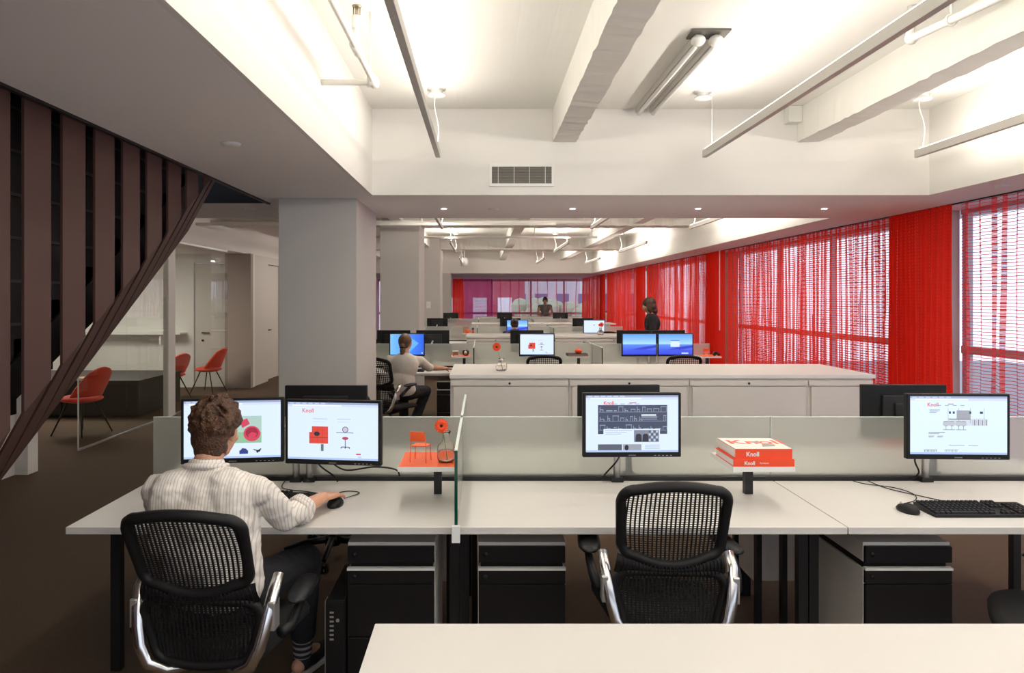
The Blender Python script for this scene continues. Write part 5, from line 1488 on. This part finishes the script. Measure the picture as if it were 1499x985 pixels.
    if hair == 'curly':
        e((0, -.018, .038), (.079, .096, .082), seg=24, rings=16)
        e((0, -.054, -.025), (.075, .056, .070))
        e((0, -.058, -.072), (.058, .042, .045))
        for i in range(340):
            th = math.acos(rnd.uniform(-.55, 1)); ph = rnd.uniform(0, 2*PI)
            p = V((.079*math.sin(th)*math.cos(ph), -.018+.095*math.sin(th)*math.sin(ph), .042+.086*math.cos(th)))
            if (p.y > .050 and p.z < .045) or (p.y > -.01 and p.z < .025): continue
            nn = (p-V((0, -.018, .04))).normalized(); p = p+nn*rnd.uniform(-.002, .010)
            sw = V((-nn.y, nn.x, 0)); dn = nn.cross(sw).normalized() if sw.length > .1 else V((0, 1, 0))
            tdir = (dn*rnd.choice((-1, 1))+sw*rnd.uniform(-1.3, 1.3)).normalized(); s_ = rnd.uniform(.006, .0095)
            bend = nn*rnd.uniform(.002, .012)
            p0 = R @ (p-tdir*s_*2.6); p1 = R @ (p+bend); p2 = R @ (p+tdir*s_*2.6+sw*rnd.uniform(-.008, .008))
            h.cap(p0, p1, s_*.55, s_, 7); h.cap(p1, p2, s_, s_*.35, 7)
        for i in range(150):
            a = rnd.uniform(PI*1.02, PI*1.98); z_ = rnd.uniform(-.085, .03)
            rr = .080-(.03-z_)*.19
            e((rr*math.cos(a), -.020+rr*1.18*math.sin(a), z_), (.0055, .0055, .017), (rnd.uniform(-.5, .5), rnd.uniform(-.3, .3), 0), seg=6, rings=5)
    elif hair == 'ponytail':
        e((0, -.018, .032), (.082, .098, .088), seg=24, rings=16); e((0, -.055, -.015), (.066, .050, .060))
        e((0, -.112, -.030), (.026, .026, .026)); h.cap(R @ V((0, -.118, -.04)), R @ V((.004, -.120, -.10)), .028, .030); h.cap(R @ V((.004, -.120, -.10)), R @ V((.002, -.108, -.20)), .030, .012)
    elif hair == 'bob':
        e((0, -.020, .030), (.088, .102, .090), seg=24, rings=16); e((0, -.045, -.040), (.086, .070, .090)); e((0, -.055, -.105), (.072, .055, .060))
        for s in (-1, 1): e((s*.074, .004, -.04), (.020, .040, .085))
    elif hair == 'updo':
        e((0, -.016, .032), (.083, .098, .088), seg=24, rings=16); e((0, -.050, -.020), (.070, .050, .060)); e((.0, -.085, .045), (.045, .035, .040))
        for s in (-1, 1): e((s*.070, .01, -.005), (.018, .035, .045))
    else:
        e((0, -.020, .034), (.080, .096, .084), seg=24, rings=16); e((0, -.050, -.030), (.070, .050, .065))
    fuse('hair', h, hm, t, .0045 if hair == 'curly' else .007, 1 if hair == 'curly' else 3)
    if hair == 'ponytail': MB().tube([R @ V((.030*math.cos(a), -.118+.030*math.sin(a), -.048)) for a in [2*PI*i/14 for i in range(14)]], .006, 6, closed=True).build('hair_tie', M['blackf'], t, True)
    if extra: extra(t, g, R)
    return t
# seated man (world placed by joints)
def man_extra(t, g, R):
    pass
manJ = dict(head=(-.995, 2.665, 1.128), yaw=math.radians(-9), pitch=math.radians(-7), neck=(-1.005, 2.600, 1.025), chest=(-1.000, 2.545, .865), belly=(-.975, 2.525, .70), pelvis=(-.950, 2.535, .575), trot=(math.radians(-9), 0, math.radians(-6)),
            shL=(-1.168, 2.570, .932), elL=(-1.240, 2.740, .800), wrL=(-1.120, 2.985, .800), hdL=(.55, 1, -.06), hnL=(0, 0, 1),
            shR=(-.815, 2.570, .930), elR=(-.748, 2.700, .793), wrR=(-.662, 2.950, .800), hdR=(.20, 1, -.12), hnR=(0, -.1, 1),
            hiL=(-1.030, 2.600, .560), knL=(-1.020, 3.020, .520), anL=(-1.05, 3.120, .10), hiR=(-.860, 2.590, .560), knR=(-.740, 2.985, .530), anR=(-.775, 3.060, .10),
            fdL=(-.1, 1, 0), fdR=(.35, .94, 0), curl=.34, fold=.020, foldscale=.06, broad=1)
person('seated man with curly brown hair and striped white shirt, seen from behind', (0,0,0), 0, manJ, dict(skin='skin', top='shirt', leg='trouser', hair='hair'), 'curly', .0052, cuff=.30, k=.94)
# seated woman, second row
ox, oy = -.93, 8.05
def off(J, dx, dy): return {k_: ((v[0]+dx, v[1]+dy, v[2]) if isinstance(v, tuple) and len(v) == 3 and k_ not in ('trot',) and not k_.startswith(('hd', 'hn', 'fd')) else v) for k_, v in J.items()}
womJ = dict(head=(.05, .08, 1.115), yaw=math.radians(-12), pitch=-.05, neck=(.05, .03, 1.000), chest=(.05, .0, .865), belly=(.03, -.01, .70), pelvis=(.02, 0, .565), trot=(-.08, 0, -.2),
            shL=(-.12, .02, .925), elL=(-.17, .22, .81), wrL=(-.06, .42, .790), hdL=(.3, 1, -.1), shR=(.22, .05, .915), elR=(.30, .25, .82), wrR=(.50, .38, .795), hdR=(.75, .6, -.1), hnR=(0, 0, 1),
            hiL=(-.06, .05, .555), knL=(-.02, .46, .52), anL=(.0, .42, .10), hiR=(.11, .04, .555), knR=(.26, .40, .53), anR=(.10, .30, .10), fdL=(0, 1, 0), fdR=(.1, 1, 0), fold=.012)
person('seated woman with a light brown ponytail and cream blouse', (ox, oy, 0), 0, womJ, dict(skin='skin', top='blouse', leg='trouser', hair='hair2'), 'ponytail', .008, fine=False, k=.93, cuff=.10)
navJ = dict(head=(0, .10, 1.115), yaw=0.1, pitch=-.25, neck=(0, .03, 1.00), chest=(0, 0, .87), belly=(0, -.01, .70), pelvis=(0, 0, .565), trot=(-.08, 0, 0),
            shL=(-.18, .02, .93), elL=(-.22, .24, .82), wrL=(-.10, .44, .80), hdL=(.3, 1, -.1), shR=(.18, .02, .93), elR=(.22, .24, .82), wrR=(.12, .44, .80), hdR=(-.3, 1, -.1),
            hiL=(-.09, .05, .555), knL=(-.11, .48, .52), anL=(-.10, .45, .10), hiR=(.09, .05, .555), knR=(.11, .48, .52), anR=(.10, .45, .10))
person('seated person with short dark hair and navy shirt in the third row', (.64, 14.04, 0), 0, navJ, dict(skin='skin2', top='navy', leg='trouser', hair='hair3'), 'short', .010, fine=False)
stJ = dict(head=(0, .045, 1.525), yaw=0, pitch=-.30, neck=(0, 0, 1.40), chest=(0, -.01, 1.25), belly=(0, 0, 1.06), pelvis=(0, 0, .93), trot=(-.05, 0, 0),
           shL=(-.175, 0, 1.34), elL=(-.225, .0, 1.06), wrL=(-.16, .20, .98), hdL=(.3, 1, .0), shR=(.175, 0, 1.34), elR=(.225, 0, 1.06), wrR=(.16, .20, .98), hdR=(-.3, 1, 0),
           hiL=(-.09, 0, .88), knL=(-.10, .02, .49), anL=(-.10, -.02, .09), hiR=(.09, 0, .88), knR=(.10, .02, .49), anR=(.10, -.02, .09))
person('standing woman in a black top with shoulder-length auburn hair, in profile', (2.56, 10.75, 0), math.radians(82), stJ, dict(skin='skin2', top='blackc', leg='blackc', hair='hair4'), 'bob', .009, fine=True)
stJ2 = dict(stJ); stJ2.update(head=(0, .06, 1.565), neck=(0, .01, 1.43), pitch=-.35, shL=(-.18, 0, 1.37), shR=(.18, 0, 1.37), chest=(0, 0, 1.28), elL=(-.25, .04, 1.12), elR=(.25, .04, 1.12), wrL=(-.14, .26, 1.06), wrR=(.14, .26, 1.06), hdL=(.3, 1, 0), hdR=(-.3, 1, 0))
person('standing woman in a grey sleeveless top in front of the far end window', (2.12, 24.02, 0), PI, stJ2, dict(skin='skin2', top='greyc', leg='trouser', hair='hair3'), 'updo', .010, slv=False)

# ------------------------------------------------------------------ light and camera
wd = bpy.data.worlds.new('daylight'); bpy.context.scene.world = wd; wd.use_nodes = True
nt = wd.node_tree; bg = nt.nodes['Background']; bg.inputs['Color'].default_value = (.76, .79, 1.0, 1); bg.inputs['Strength'].default_value = 1.75
def area(name, loc, rot, sx, sy, power, col):
    l = bpy.data.lights.new(name, 'AREA'); l.shape = 'RECTANGLE'; l.size = sx; l.size_y = sy; l.energy = power; l.color = col
    o = bpy.data.objects.new(name, l); C.objects.link(o); o.location = loc; o.rotation_euler = rot; return o
# added area light brightening the lounge behind the glass, no fixture modelled
area('lounge_fill', (-6.0, 10.5, 2.40), (0,0,0), 1.2, 1.2, 62, (1, .92, .82))
area('corridor_area_light', (-3.0, 15.5, 2.70), (0,0,0), .6, 5.0, 20, (1, .92, .82))  # bare area light, no fixture modelled

cam = bpy.data.cameras.new('camera'); co = bpy.data.objects.new('camera', cam); C.objects.link(co)
co.location = (0, 0, HC); co.rotation_euler = (PI/2, 0, 0)
cam.sensor_width = 36; cam.sensor_fit = 'HORIZONTAL'; cam.lens = F/1499*36
cam.shift_x = (749.5-VX)/1499; cam.shift_y = -(492.5-VY)/1499
cam.clip_start = .05; cam.clip_end = 300
sc = bpy.context.scene; sc.camera = co
sc.view_settings.view_transform = 'Standard'; sc.view_settings.look = 'None'; sc.view_settings.gamma = 1; sc.view_settings.exposure = 0.18
sc.view_settings.use_curve_mapping = False
sc.cycles.transparent_max_bounces = 40; sc.cycles.max_bounces = 10; sc.cycles.diffuse_bounces = 8; sc.cycles.transmission_bounces = 10
sc.cycles.use_denoising = True
sc.cycles.sample_clamp_indirect = 6
